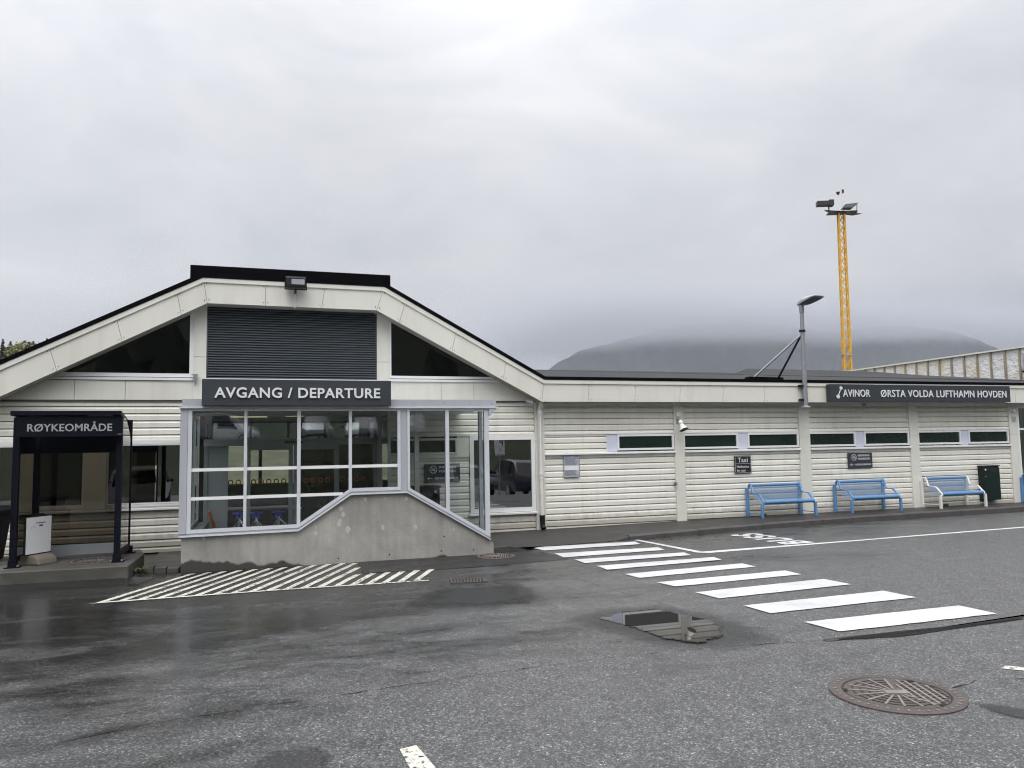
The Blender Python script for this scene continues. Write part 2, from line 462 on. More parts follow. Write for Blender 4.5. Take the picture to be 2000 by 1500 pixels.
def concrete():
    mt, t, out = newmat('cast_concrete')
    b = N(t, 'ShaderNodeBsdfPrincipled')
    t.links.new(b.outputs[0], out.inputs[0])
    v = coords(t)
    f = noise(t, v, 1.1, 7, 0.62, 0.4)
    c = ramp(t, f, [(0.28, (0.215, 0.207, 0.188)), (0.5, (0.30, 0.291, 0.266)), (0.75, (0.41, 0.40, 0.372))])
    s = noise(t, coords(t, (7, 7, 0.55)), 1.6, 5, 0.6)
    c = mixc(t, 1.0, c, ramp(t, s, [(0.3, 0.90), (0.65, 1.08)]), 'MULTIPLY')
    sp = noise(t, v, 45, 4, 0.7)
    c = mixc(t, 1.0, c, ramp(t, sp, [(0.3, 0.85), (0.7, 1.1)]), 'MULTIPLY')
    # rising damp: a wet tide-mark that follows the foot of the wall
    c0 = N(t, 'ShaderNodeTexCoord')
    sx = N(t, 'ShaderNodeSeparateXYZ')
    t.links.new(c0.outputs['Object'], sx.inputs[0])
    wv = noise(t, coords(t, (1, 1, 0)), 1.5, 4, 0.55)
    lim = math_(t, 'MULTIPLY_ADD', wv, 0.50)
    lim.node.inputs[2].default_value = -0.165
    xl = N(t, 'ShaderNodeMapRange')
    xl.inputs['From Min'].default_value = 1.3; xl.inputs['From Max'].default_value = -1.05
    xl.inputs['To Min'].default_value = -0.16; xl.inputs['To Max'].default_value = 0.04
    t.links.new(sx.outputs[0], xl.inputs['Value'])
    lim2 = math_(t, 'ADD', lim, xl.outputs[0])
    d = math_(t, 'SUBTRACT', sx.outputs[2], lim2)
    wet = ramp(t, d, [(0.0, 1.0), (0.03, 0.0)])
    c = mixc(t, wet, c, (0.045, 0.043, 0.039))
    # pale repaired cone-holes
    wob = math_(t, 'MULTIPLY', noise(t, v, 18, 3), 0.035)
    spot = None
    for (hx, hz, hr) in ((1.087, 0.776, 0.036), (1.122, 0.690, 0.034), (1.06, 0.560, 0.040), (1.075, 0.60, 0.03), (1.185, 0.475, 0.044), (1.683, 0.478, 0.036), (2.167, 0.464, 0.038), (2.03, 0.877, 0.028), (1.428, 0.889, 0.028), (1.721, 0.897, 0.024), (-0.747, 0.445, 0.026), (0.735, 0.44, 0.032), (0.74, 0.52, 0.022), (2.75, 0.40, 0.022)):
        dn = N(t, 'ShaderNodeVectorMath', operation='DISTANCE')
        cc = N(t, 'ShaderNodeTexCoord')
        fl_ = N(t, 'ShaderNodeVectorMath', operation='MULTIPLY')
        fl_.inputs[1].default_value = (1, 0, 0.8)
        t.links.new(cc.outputs['Object'], fl_.inputs[0])
        t.links.new(fl_.outputs[0], dn.inputs[0])
        dn.inputs[1].default_value = (hx, 0, hz*0.8)
        dd = math_(t, 'ADD', dn.outputs['Value'], wob)
        q = ramp(t, dd, [(hr+0.006, 0.8), (hr+0.016, 0.0)])
        spot = q if spot is None else math_(t, 'MAXIMUM', spot, q)
    c = mixc(t, spot, c, (0.47, 0.455, 0.43))
    t.links.new(c, b.inputs['Base Color'])
    b.inputs['Roughness'].default_value = 0.75
    bn = N(t, 'ShaderNodeBump')
    bn.inputs['Strength'].default_value = 0.25
    bn.inputs['Distance'].default_value = 0.006
    t.links.new(noise(t, v, 70, 5, 0.7), bn.inputs['Height'])
    t.links.new(bn.outputs[0], b.inputs['Normal'])
    return mt
M['concrete'] = concrete()
M['slab'] = pm('platform_concrete', (0.062, 0.059, 0.050), 0.6, var=0.3, vscale=2.2, bump=0.3, bscale=60, dirt=(0.17, 0.165, 0.15), dirt_amt=0.8, dscale=1.6, dstretch=(0.6, 2, 1))
M['kerb'] = pm('kerb_stone', (0.058, 0.053, 0.050), 0.55, var=0.2, vscale=5, bump=0.3, bscale=80)

def pavers():
    mt, t, out = newmat('dark_pavers')
    b = N(t, 'ShaderNodeBsdfPrincipled')
    t.links.new(b.outputs[0], out.inputs[0])
    br = N(t, 'ShaderNodeTexBrick')
    br.inputs['Scale'].default_value = 5.0
    br.inputs['Color1'].default_value = (0.030, 0.027, 0.025, 1)
    br.inputs['Color2'].default_value = (0.043, 0.039, 0.036, 1)
    br.inputs['Mortar'].default_value = (0.013, 0.012, 0.011, 1)
    br.inputs['Mortar Size'].default_value = 0.022
    br.inputs['Brick Width'].default_value = 1.0
    br.inputs['Row Height'].default_value = 0.5
    t.links.new(coords(t), br.inputs['Vector'])
    c = mixc(t, 1.0, br.outputs[0], ramp(t, noise(t, coords(t), 3, 5), [(0.3, 0.7), (0.7, 1.25)]), 'MULTIPLY')
    t.links.new(c, b.inputs['Base Color'])
    b.inputs['Roughness'].default_value = 0.55
    bn = N(t, 'ShaderNodeBump')
    bn.inputs['Strength'].default_value = 0.5
    bn.inputs['Distance'].default_value = 0.005
    t.links.new(math_(t, 'ADD', math_(t, 'SUBTRACT', 1.0, br.outputs['Fac']), math_(t, 'MULTIPLY', noise(t, coords(t), 90, 3), 0.4)), bn.inputs['Height'])
    t.links.new(bn.outputs[0], b.inputs['Normal'])
    return mt
M['pavers'] = pavers()

def watermat(name='standing_water', edge_w=0.12):
    """thin rain water lying on the asphalt: clear mirror-like film, ragged edge from the 'rim' attribute"""
    mt, t, out = newmat(name)
    b = N(t, 'ShaderNodeBsdfPrincipled')
    b.inputs['Base Color'].default_value = (0.030, 0.029, 0.027, 1)
    b.inputs['Roughness'].default_value = 0.015
    b.inputs['IOR'].default_value = 1.6
    tr = N(t, 'ShaderNodeBsdfTransparent')
    at = N(t, 'ShaderNodeAttribute', attribute_name='rim')
    nz = noise(t, coords(t), 26, 6, 0.75)
    f = math_(t, 'ADD', at.outputs['Fac'], math_(t, 'MULTIPLY', math_(t, 'SUBTRACT', nz, 0.5), 0.9))
    k = ramp(t, f, [(0.24, 0.0), (0.32, 1.0)])
    ms = N(t, 'ShaderNodeMixShader')
    t.links.new(k, ms.inputs[0]); t.links.new(tr.outputs[0], ms.inputs[1]); t.links.new(b.outputs[0], ms.inputs[2])
    t.links.new(ms.outputs[0], out.inputs[0])
    return mt
M['water'] = watermat()

def dampmat(name, base, rough, amount=0.85, lo=0.25, hi=0.6, nsc=9):
    """damp or darker patch of the road surface with a soft irregular edge"""
    mt, t, out = newmat(name)
    b = N(t, 'ShaderNodeBsdfPrincipled')
    v = coords(t)
    vo = N(t, 'ShaderNodeTexVoronoi')
    vo.inputs['Scale'].default_value = 95
    t.links.new(v, vo.inputs['Vector'])
    sc = N(t, 'ShaderNodeSeparateColor')
    t.links.new(vo.outputs['Color'], sc.inputs[0])
    c = ramp(t, sc.outputs[0], [(0, base*0.5), (0.6, base), (0.9, base*2.2), (1, base*4)])
    t.links.new(c, b.inputs['Base Color'])
    b.inputs['Roughness'].default_value = rough
    bn = N(t, 'ShaderNodeBump')
    bn.inputs['Strength'].default_value = 0.3
    bn.inputs['Distance'].default_value = 0.004
    t.links.new(sc.outputs[1], bn.inputs['Height'])
    t.links.new(bn.outputs[0], b.inputs['Normal'])
    tr = N(t, 'ShaderNodeBsdfTransparent')
    at = N(t, 'ShaderNodeAttribute', attribute_name='rim')
    f = math_(t, 'ADD', at.outputs['Fac'], math_(t, 'MULTIPLY', math_(t, 'SUBTRACT', noise(t, v, nsc, 6, 0.7), 0.5), 0.9))
    k = ramp(t, f, [(lo, 0.0), (hi, amount)])
    ms = N(t, 'ShaderNodeMixShader')
    t.links.new(k, ms.inputs[0]); t.links.new(tr.outputs[0], ms.inputs[1]); t.links.new(b.outputs[0], ms.inputs[2])
    t.links.new(ms.outputs[0], out.inputs[0])
    return mt
M['damp'] = dampmat('damp_asphalt', 0.012, 0.36, 0.9, 0.15, 0.75, 3.5)
M['damp_soft'] = dampmat('damp_rim_asphalt', 0.024, 0.36, 0.6, 0.15, 0.8, 5)
M['stain'] = dampmat('old_patch_asphalt', 0.030, 0.5, 0.75)

def grassmat(name, a, bcol, sc=0.25):
    mt, t, out = newmat(name)
    b = N(t, 'ShaderNodeBsdfPrincipled')
    t.links.new(b.outputs[0], out.inputs[0])
    v = coords(t)
    c = ramp(t, noise(t, v, sc, 6, 0.65), [(0.3, a), (0.7, bcol)])
    c = mixc(t, 1.0, c, ramp(t, noise(t, v, sc*30, 4), [(0.3, 0.7), (0.7, 1.25)]), 'MULTIPLY')
    t.links.new(c, b.inputs['Base Color'])
    b.inputs['Roughness'].default_value = 0.9
    return mt
M['grass'] = grassmat('rough_grass', (0.075, 0.085, 0.025), (0.125, 0.12, 0.042), 0.08)
M['scrub'] = grassmat('scrub_bank', (0.045, 0.045, 0.020), (0.11, 0.095, 0.05), 0.5)
M['hill'] = grassmat('wooded_hillside', (0.020, 0.032, 0.014), (0.045, 0.052, 0.022), 0.05)
M['mountain'] = grassmat('mountain_rock', (0.030, 0.036, 0.036), (0.062, 0.066, 0.066), 0.006)
def leafmat(name, a, bcol):
    mt, t, out = newmat(name)
    b = N(t, 'ShaderNodeBsdfPrincipled')
    t.links.new(b.outputs[0], out.inputs[0])
    c = ramp(t, noise(t, coords(t), 0.9, 4), [(0.3, a), (0.7, bcol)])
    t.links.new(c, b.inputs['Base Color'])
    b.inputs['Roughness'].default_value = 0.75
    return mt
M['leaf_con'] = leafmat('spruce_needles', (0.012, 0.022, 0.012), (0.035, 0.050, 0.028))
M['leaf_dec'] = leafmat('birch_leaves', (0.085, 0.092, 0.028), (0.17, 0.165, 0.05))
M['leaf_aut'] = leafmat('autumn_leaves', (0.13, 0.085, 0.03), (0.22, 0.15, 0.05))
M['leaf_weed'] = leafmat('weed_leaves', (0.05, 0.07, 0.018), (0.12, 0.14, 0.045))

def wrapmat():
    mt, t, out = newmat('wind_barrier_wrap')
    b = N(t, 'ShaderNodeBsdfPrincipled')
    t.links.new(b.outputs[0], out.inputs[0])
    v = coords(t)
    f = noise(t, coords(t, (1, 1.2, 0.7)), 1.0, 3)
    c = ramp(t, f, [(0.50, (0.78, 0.78, 0.77)), (0.66, (0.74, 0.67, 0.55))])
    t.links.new(c, b.inputs['Base Color'])
    b.inputs['Roughness'].default_value = 0.5
    bn = N(t, 'ShaderNodeBump')
    bn.inputs['Strength'].default_value = 1.0
    bn.inputs['Distance'].default_value = 0.09
    t.links.new(noise(t, coords(t, (1, 1, 1.6)), 3.2, 4, 0.6, 1.2), bn.inputs['Height'])
    t.links.new(bn.outputs[0], b.inputs['Normal'])
    return mt
M['wrap'] = wrapmat()

# ------------------------------------------------------------------ mesh helpers
class MB:
    def __init__(self):
        self.v = []; self.f = []; self.mi = []; self.mats = []
    def mat(self, mname):
        mm = M[mname]
        if mm not in self.mats:
            self.mats.append(mm)
        return self.mats.index(mm)
    def add(self, verts, faces, mname):
        o = len(self.v); k = self.mat(mname)
        self.v += [tuple(p) for p in verts]
        for f in faces:
            self.f.append(tuple(o+i for i in f)); self.mi.append(k)
        return self
    def box(self, x0, x1, y0, y1, z0, z1, m):
        v = [(x0, y0, z0), (x1, y0, z0), (x1, y1, z0), (x0, y1, z0), (x0, y0, z1), (x1, y0, z1), (x1, y1, z1), (x0, y1, z1)]
        return self.add(v, [(0, 3, 2, 1), (4, 5, 6, 7), (0, 1, 5, 4), (1, 2, 6, 5), (2, 3, 7, 6), (3, 0, 4, 7)], m)
    def prism_y(self, poly, y0, y1, m):
        """poly: [(x,z)] counter-clockwise seen from -Y"""
        n = len(poly)
        v = [(x, y0, z) for x, z in poly] + [(x, y1, z) for x, z in poly]
        f = [tuple(range(n)), tuple(range(2*n-1, n-1, -1))]
        for i in range(n):
            j = (i+1) % n
            f.append((i, n+i, n+j, j))
        return self.add(v, f, m)
    def prism_x(self, poly, x0, x1, m):
        """poly: [(y,z)]"""
        n = len(poly)
        v = [(x0, y, z) for y, z in poly] + [(x1, y, z) for y, z in poly]
        f = [tuple(range(n-1, -1, -1)), tuple(range(n, 2*n))]
        for i in range(n):
            j = (i+1) % n
            f.append((i, j, n+j, n+i))
        return self.add(v, f, m)
    def prism_z(self, poly, z0, z1, m):
        n = len(poly)
        v = [(x, y, z0) for x, y in poly] + [(x, y, z1) for x, y in poly]
        f = [tuple(range(n-1, -1, -1)), tuple(range(n, 2*n))]
        for i in range(n):
            j = (i+1) % n
            f.append((i, j, n+j, n+i))
        return self.add(v, f, m)
    def sheet(self, poly, z, m):
        return self.add([(x, y, z) for x, y in poly], [tuple(range(len(poly)))], m)
    def tube(self, path, r, m, n=8, cap=True):
        path = [Vector(p) for p in path]
        rr = r if hasattr(r, '__len__') else [r]*len(path)
        rings = []
        prev = None
        for i, p in enumerate(path):
            if i == 0: d = path[1]-p
            elif i == len(path)-1: d = p-path[i-1]
            else: d = (path[i+1]-p).normalized() + (p-path[i-1]).normalized()
            d.normalize()
            if prev is None:
                a = Vector((0, 0, 1)) if abs(d.z) < 0.9 else Vector((1, 0, 0))
                u = d.cross(a).normalized()
            else:
                u = (prev - d*prev.dot(d)).normalized()
            prev = u
            w = d.cross(u)
            rings.append([p + (u*cos(2*pi*k/n) + w*sin(2*pi*k/n))*rr[i] for k in range(n)])
        v = [q for ring in rings for q in ring]
        f = []
        for i in range(len(path)-1):
            for k in range(n):
                k2 = (k+1) % n
                f.append((i*n+k, i*n+k2, (i+1)*n+k2, (i+1)*n+k))
        if cap:
            f.append(tuple(range(n-1, -1, -1)))
            f.append(tuple((len(path)-1)*n+k for k in range(n)))
        return self.add(v, f, m)
    def bar(self, p, q, w, d, m, up=(0, 0, 1)):
        """rectangular bar from p to q, w wide (across), d deep (along up)"""
        p = Vector(p); q = Vector(q)
        t = (q-p).normalized(); upv = Vector(up)
        s = t.cross(upv)
        if s.length < 1e-4: s = t.cross(Vector((1, 0, 0)))
        s.normalize(); u = s.cross(t)
        v = []
        for c in (p, q):
            for a, b in ((-1, -1), (1, -1), (1, 1), (-1, 1)):
                v.append(c + s*(a*w/2) + u*(b*d/2))
        return self.add(v, [(0, 1, 2, 3), (7, 6, 5, 4), (0, 4, 5, 1), (1, 5, 6, 2), (2, 6, 7, 3), (3, 7, 4, 0)], m)
    def lathe(self, prof, c, m, n=24, axis='z'):
        v = []; f = []
        for r, h in prof:
            for k in range(n):
                a = 2*pi*k/n
                if axis == 'z': v.append((c[0]+r*cos(a), c[1]+r*sin(a), c[2]+h))
                elif axis == 'x': v.append((c[0]+h, c[1]+r*cos(a), c[2]+r*sin(a)))
                else: v.append((c[0]+r*cos(a), c[1]+h, c[2]+r*sin(a)))
        for i in range(len(prof)-1):
            for k in range(n):
                k2 = (k+1) % n
                f.append((i*n+k, i*n+k2, (i+1)*n+k2, (i+1)*n+k))
        f.append(tuple(range(n-1, -1, -1)))
        f.append(tuple((len(prof)-1)*n+k for k in range(n)))
        return self.add(v, f, m)
    def build(self, name, parent=None, smooth=False, bevel=0.0, fix=True):
        me = bpy.data.meshes.new(name)
        me.from_pydata(self.v, [], self.f)
        for mm in self.mats: me.materials.append(mm)
        me.polygons.foreach_set('material_index', self.mi)
        if fix:
            bm = bmesh.new(); bm.from_mesh(me)
            bmesh.ops.recalc_face_normals(bm, faces=bm.faces)
            bm.to_mesh(me); bm.free()
        if smooth:
            me.polygons.foreach_set('use_smooth', [True]*len(me.polygons))
            try: me.set_sharp_from_angle(angle=radians(40))
            except Exception: pass
        me.update()
        o = bpy.data.objects.new(name, me)
        COL.objects.link(o)
        if bevel:
            b = o.modifiers.new('bevel', 'BEVEL')
            b.width = bevel; b.segments = 2; b.limit_method = 'ANGLE'
        attach(o, parent)
        return o

def attach(o, parent):
    if parent is not None:
        o.parent = parent
        if parent.get('world_built'):
            # geometry was written in world metres: cancel the parent's base point
            o.location = -Vector(parent['base'])
    return o

def thing(name, label, cat, base=(0, 0, 0), world=True, group=None, rz=0.0):
    o = bpy.data.objects.new(name, None)
    o.empty_display_size = 0.2
    o.location = base
    o.rotation_euler = (0, 0, rz)
    COL.objects.link(o)
    o['label'] = label; o['category'] = cat
    if group: o['group'] = group
    if world:
        o['world_built'] = 1; o['base'] = [float(x) for x in base]
    return o

def sub(o_child, part):
    """make o_child (built in the same frame as part) a sub-part of part"""
    o_child.parent = part
    return o_child

def tag(o, label, cat, group=None, kind=None):
    if label: o['label'] = label
    if cat: o['category'] = cat
    if group: o['group'] = group
    if kind: o['kind'] = kind
    return o

def struct(o, label=None):
    o['kind'] = 'structure'
    if label: o['label'] = label
    return o

def copy_tree(o, parent=None):
    c = o.copy(); COL.objects.link(c)
    if parent is not None: c.parent = parent
    for ch in list(o.children): copy_tree(ch, c)
    return c

# lettering -----------------------------------------------------------------
def text_raw(s, offset=0.0, extrude=0.0, spacing=1.0):
    cu = bpy.data.curves.new('lettering', 'FONT')
    cu.body = s; cu.size = 1.0; cu.offset = offset; cu.extrude = extrude; cu.space_character = spacing
    cu.resolution_u = 4
    ob = bpy.data.objects.new('lettering', cu)
    COL.objects.link(ob)
    dg = bpy.context.evaluated_depsgraph_get(); dg.update()
    me = bpy.data.meshes.new_from_object(ob.evaluated_get(dg))
    bpy.data.objects.remove(ob); bpy.data.curves.remove(cu)
    return me
_e = text_raw('E')
CAP = max(v.co.y for v in _e.vertices) - min(v.co.y for v in _e.vertices)

def text_into(mb, s, x, z, cap, mname, y, width=None, depth=0.012, bold=0.018, spacing=1.05, place=None):
    """write s with its baseline at z, left edge at x, facing -Y, front face at y-depth/2"""
    me = text_raw(s, bold, 0.0, spacing)
    xs = [v.co.x for v in me.vertices]
    x0, x1 = min(xs), max(xs)
    sy = cap/(CAP+2*bold)
    sx = (width/(x1-x0)) if width else sy
    fr = [((v.co.x-x0)*sx, (v.co.y+bold)*sy) for v in me.vertices]
    n = len(fr)
    faces = [tuple(p.vertices) for p in me.polygons]
    ec = {}
    for f in faces:
        for i in range(len(f)):
            e = (f[i], f[(i+1) % len(f)])
            ec[e] = ec.get(e, 0)+1
    bound = [e for e in ec if (e[1], e[0]) not in ec]
    if place is None:
        verts = [(x+a, y-depth, z+b) for a, b in fr] + [(x+a, y, z+b) for a, b in fr]
    else:
        verts = [place(a, b, 1) for a, b in fr] + [place(a, b, 0) for a, b in fr]
    fs = list(faces)
    for a, b in bound:
        fs.append((a, n+a, n+b, b))
    mb.add(verts, fs, mname)
    w = (x1-x0)*sx
    bpy.data.meshes.remove(me)
    return w

def blob(name, pts, z, mname, n=56, jitter=0.10, seed=1, rings=(1.0, 0.86, 0.66, 0.4), tilt=0.0):
    """flat irregular patch on the road: outline through pts (x,y), 'rim' 0 at the edge to 1 inside"""
    rnd = random.Random(seed)
    cx = sum(p[0] for p in pts)/len(pts); cy = sum(p[1] for p in pts)/len(pts)
    per = []
    m_ = len(pts)
    tot = [0.0]
    for i in range(m_):
        a = pts[i]; b = pts[(i+1) % m_]
        tot.append(tot[-1]+sqrt((a[0]-b[0])**2+(a[1]-b[1])**2))
    for k in range(n):
        s = tot[-1]*k/n
        i = max(j for j in range(m_) if tot[j] <= s+1e-9)
        u = (s-tot[i])/max(1e-6, tot[i+1]-tot[i])
        a = pts[i]; b = pts[(i+1) % m_]
        per.append((a[0]+(b[0]-a[0])*u, a[1]+(b[1]-a[1])*u))
    jit = [1+jitter*(rnd.random()-0.5) for _ in range(n)]
    v = []; rim = []
    for ri, r in enumerate(rings):
        for k, (px, py) in enumerate(per):
            q = r*jit[k]
            v.append((cx+(px-cx)*q, cy+(py-cy)*q, z)); rim.append(ri/(len(rings)-1))
    v.append((cx, cy, z)); rim.append(1.0)
    f = []
    for ri in range(len(rings)-1):
        for k in range(n):
            k2 = (k+1) % n
            f.append((ri*n+k, ri*n+k2, (ri+1)*n+k2, (ri+1)*n+k))
    o0 = (len(rings)-1)*n
    for k in range(n): f.append((o0+k, o0+(k+1) % n, len(v)-1))
    if tilt: v = [(a, b, z+tilt*(max(q[1] for q in pts)-b)) for a, b, c in v]
    me = bpy.data.meshes.new(name)
    me.from_pydata(v, [], f)
    me.materials.append(M[mname])
    at = me.attributes.new('rim', 'FLOAT', 'POINT')
    at.data.foreach_set('value', rim)
    o = bpy.data.objects.new(name, me); COL.objects.link(o)
    return struct(o)

# ================================================================== GROUND
g = MB().add([(-1600, -900, -0.98), (2200, -900, -0.98), (2200, 2000, -0.98), (-1600, 2000, -0.98)], [(0, 1, 2, 3)], 'grass')
struct(g.build('ground'))

# sidewalk height along the wall
def walk_z(x):
    pts = [(3.3, 0.045), (5, 0.065), (8, 0.092), (11, 0.115), (14, 0.12), (40, 0.12)]
    for (a, za), (b, zb) in zip(pts, pts[1:]):
        if x <= b: return za+(zb-za)*max(0, x-a)/(b-a)
    return 0.12
KERB = [(5.98, -1.74), (7.2, -1.56), (9.14, -1.31), (11, -1.14), (13, -1.03), (15, -0.95), (18, -0.86), (24, -0.75), (40, -0.6)]

# road sheet (asphalt): flat in front of the building, falling away behind the camera
rd = MB()
outline = [(-1.06, -2.40), (3.36, -2.40), (3.9, -2.28), (4.05, -1.98), (5.6, -1.80)] + [(x, y+0.02) for x, y in KERB]
left = [(-60, 0.4), (-1.06, 0.4)]
road_poly = left + outline + [(60, -0.6), (60, -15), (-60, -15)]
# split in two simple polygons
polyA = [(-60, -12), (-1.06, -12), (-1.06, 0.4), (-60, 0.4)]
polyB = [(-1.06, -12), (60, -12), (60, -0.6)] + [(x, y) for x, y in reversed(outline)]
rd.sheet(polyA, 0.0, 'asphalt'); rd.sheet(polyB, 0.0, 'asphalt')
rd.add([(-60, -12, 0), (60, -12, 0), (60, -18, -0.5), (-60, -18, -0.5), (60, -25, -0.8), (-60, -25, -0.8), (60, -37, -0.85), (-60, -37, -0.85)], [(0, 3, 2, 1), (3, 5, 4, 2), (5, 7, 6, 4)], 'asphalt')
# asphalt drawn up against the shelter platform
rd.add([(-9, -2.95, 0.001), (-1.45, -3.12, 0.001), (-1.30, -2.6, 0.001), (-1.55, -2.84, 0.05), (-9, -2.66, 0.055), (-1.55, -1.7, 0.03), (-1.32, -1.7, 0.001)], [(0, 1, 3, 4), (1, 2, 3), (2, 6, 5, 3)], 'asphalt')
struct(rd.build('road'))

na = MB().sheet([(1.27, -3.46), (2.3, -3.56), (2.98, -3.55), (4.2, -3.42), (4.17, -2.95), (4.1, -2.5), (3.95, -2.34), (3.36, -2.405), (1.5, -2.405), (1.28, -2.41), (1.31, -2.7)], 0.004, 'asphalt_new')
struct(na.build('new_asphalt_patch'))

# sidewalk of dark pavers
sw = MB()
xs = [3.37, 3.9, 4.4, 5.0, 5.6, 5.98, 7.2, 8, 9.14, 10, 11, 12, 13, 15, 18, 24, 40]
def kerb_y(x):
    pts = [(3.37, -2.34), (3.9, -2.22), (4.05, -1.98), (5.6, -1.80)] + KERB
    for (a, ya), (b, yb) in zip(pts, pts[1:]):
        if x <= b: return ya+(yb-ya)*(x-a)/(b-a)
    return pts[-1][1]
v = []; f = []
for i, x in enumerate(xs):
    zf = walk_z(x)
    if 3.9 < x < 5.9: zf = 0.008
    v += [(x, kerb_y(x)+(0.10 if x >= 5.98 else 0.0), zf), (x, -0.55, walk_z(x)), (x, 0.02, walk_z(x))]
for i in range(len(xs)-1):
    for k in (0, 1):
        f.append((i*3+k, i*3+3+k, i*3+4+k, i*3+1+k))
sw.add(v, f, 'pavers')
struct(sw.build('pavement'))

# kerb stones
kb = MB()
def along(pts, step):
    out = []; seg = [(Vector(a), Vector(b)) for a, b in zip(pts, pts[1:])]
    cur = 0.0; pos = 0.0
    lens = [(b-a).length for a, b in seg]; tot = sum(lens)
    s = 0.0
    while s < tot:
        acc = 0.0
        for (a, b), l in zip(seg, lens):
            if s <= acc+l: out.append(a+(b-a)*((s-acc)/l)); break
            acc += l
        s += step
    return out
kp = along(KERB, 0.75)
for a, b in zip(kp, kp[1:]):
    d = (b-a).normalized(); nrm = Vector((-d.y, d.x))
    a2 = a + d*0.004; b2 = b - d*0.004
    za, zb = walk_z(a.x)+0.004, walk_z(b.x)+0.004
    jz = random.uniform(-0.004, 0.004)
    q = [a2, b2, b2+nrm*0.12, a2+nrm*0.12]
    verts = [(q[0].x, q[0].y-0.012, -0.03), (q[1].x, q[1].y-0.012, -0.03), (q[2].x, q[2].y, -0.03), (q[3].x, q[3].y, -0.03),
             (q[0].x, q[0].y-0.004, za-0.02+jz), (q[1].x, q[1].y-0.004, zb-0.02+jz), (q[2].x, q[2].y, zb+jz), (q[3].x, q[3].y, za+jz),
             (q[0].x, q[0].y+0.022, za+jz), (q[1].x, q[1].y+0.022, zb+jz)]
    kb.add(verts, [(0, 1, 5, 4), (4, 5, 9, 8), (8, 9, 6, 7), (1, 2, 6, 9, 5), (3, 0, 4, 8, 7), (2, 3, 7, 6)], 'kerb')
# dropped end and the stub against the concrete wall
kb.add([(5.60, -1.83, -0.02), (5.975, -1.752, -0.02), (5.975, -1.62, -0.02), (5.62, -1.72, -0.02), (5.60, -1.83, 0.006), (5.975, -1.748, 0.055), (5.975, -1.62, 0.073), (5.62, -1.72, 0.012)],
       [(0, 1, 5, 4), (4, 5, 6, 7), (1, 2, 6, 5), (0, 4, 7, 3)], 'kerb')
kb.prism_z([(3.375, -2.385), (3.66, -2.30), (3.62, -2.16), (3.375, -2.22)], -0.02, 0.09, 'kerb')
kb.add([(3.664, -2.30, -0.02), (3.95, -2.26, -0.02), (3.92, -2.08, -0.02), (3.624, -2.16, -0.02), (3.664, -2.30, 0.085), (3.95, -2.26, 0.012), (3.92, -2.08, 0.014), (3.624, -2.16, 0.088)],
       [(0, 1, 5, 4), (4, 5, 6, 7), (1, 2, 6, 5), (3, 0, 4, 7), (2, 3, 7, 6)], 'kerb')
struct(kb.build('kerb'))

# zebra crossing
zb = MB()
for q in [[(4.11, -1.99), (5.94, -2.03), (5.87, -2.37), (4.18, -2.42)], [(4.20, -2.80), (5.93, -2.83), (5.87, -3.15), (4.17, -3.24)],
          [(4.24, -3.50), (5.985, -3.51), (5.94, -3.80), (4.23, -3.87)], [(4.28, -4.17), (6.12, -4.11), (6.07, -4.38), (4.27, -4.52)],
          [(4.32, -4.92), (6.13, -4.77), (6.13, -5.08), (4.36, -5.25)], [(4.40, -5.60), (6.27, -5.49), (6.26, -5.81), (4.46, -5.92)],
          [(4.48, -6.31), (6.28, -6.18), (6.32, -6.58), (4.53, -6.70)], [(4.55, -7.10), (6.35, -7.02), (6.38, -7.43), (4.57, -7.49)],
          [(4.62, -7.91), (6.43, -7.89), (6.44, -8.29), (4.66, -8.31)]]:
    n_ = 14; top = []; bot = []
    for i in range(n_+1):
        u = i/n_
        a = Vector(q[0])*(1-u)+Vector(q[1])*u; b = Vector(q[3])*(1-u)+Vector(q[2])*u
        top.append((a.x, a.y+random.uniform(-0.006, 0.006))); bot.append((b.x, b.y+random.uniform(-0.006, 0.006)))
    zb.sheet(top[::-1]+bot, 0.008, 'paint')
struct(zb.build('zebra_crossing'))

ln = MB()
ln.sheet([(6.03, -1.80), (6.12, -1.78), (6.30, -3.53), (6.17, -3.60)], 0.004, 'paint')
ln.sheet([(6.17, -3.605), (6.26, -3.525), (9, -3.40), (13.2, -3.11), (24, -2.4), (24, -2.52), (13.2, -3.22), (9, -3.50), (6.3, -3.70)], 0.004, 'paint')
struct(ln.build('bus_bay_line'))
bt = MB()
# lane lettering, read by a driver coming from the right: letter tops point to -X, text runs towards the kerb
def bplace(a, b, top):
    return (8.46 - b - a*0.03, -3.37 + a - b*0.05, 0.008 if top else 0.0065)
text_into(bt, 'BUSS', 0, 0, 0.58, 'paint', 0, width=1.52, bold=0.042, spacing=1.15, place=bplace)
struct(bt.build('bus_lettering'))

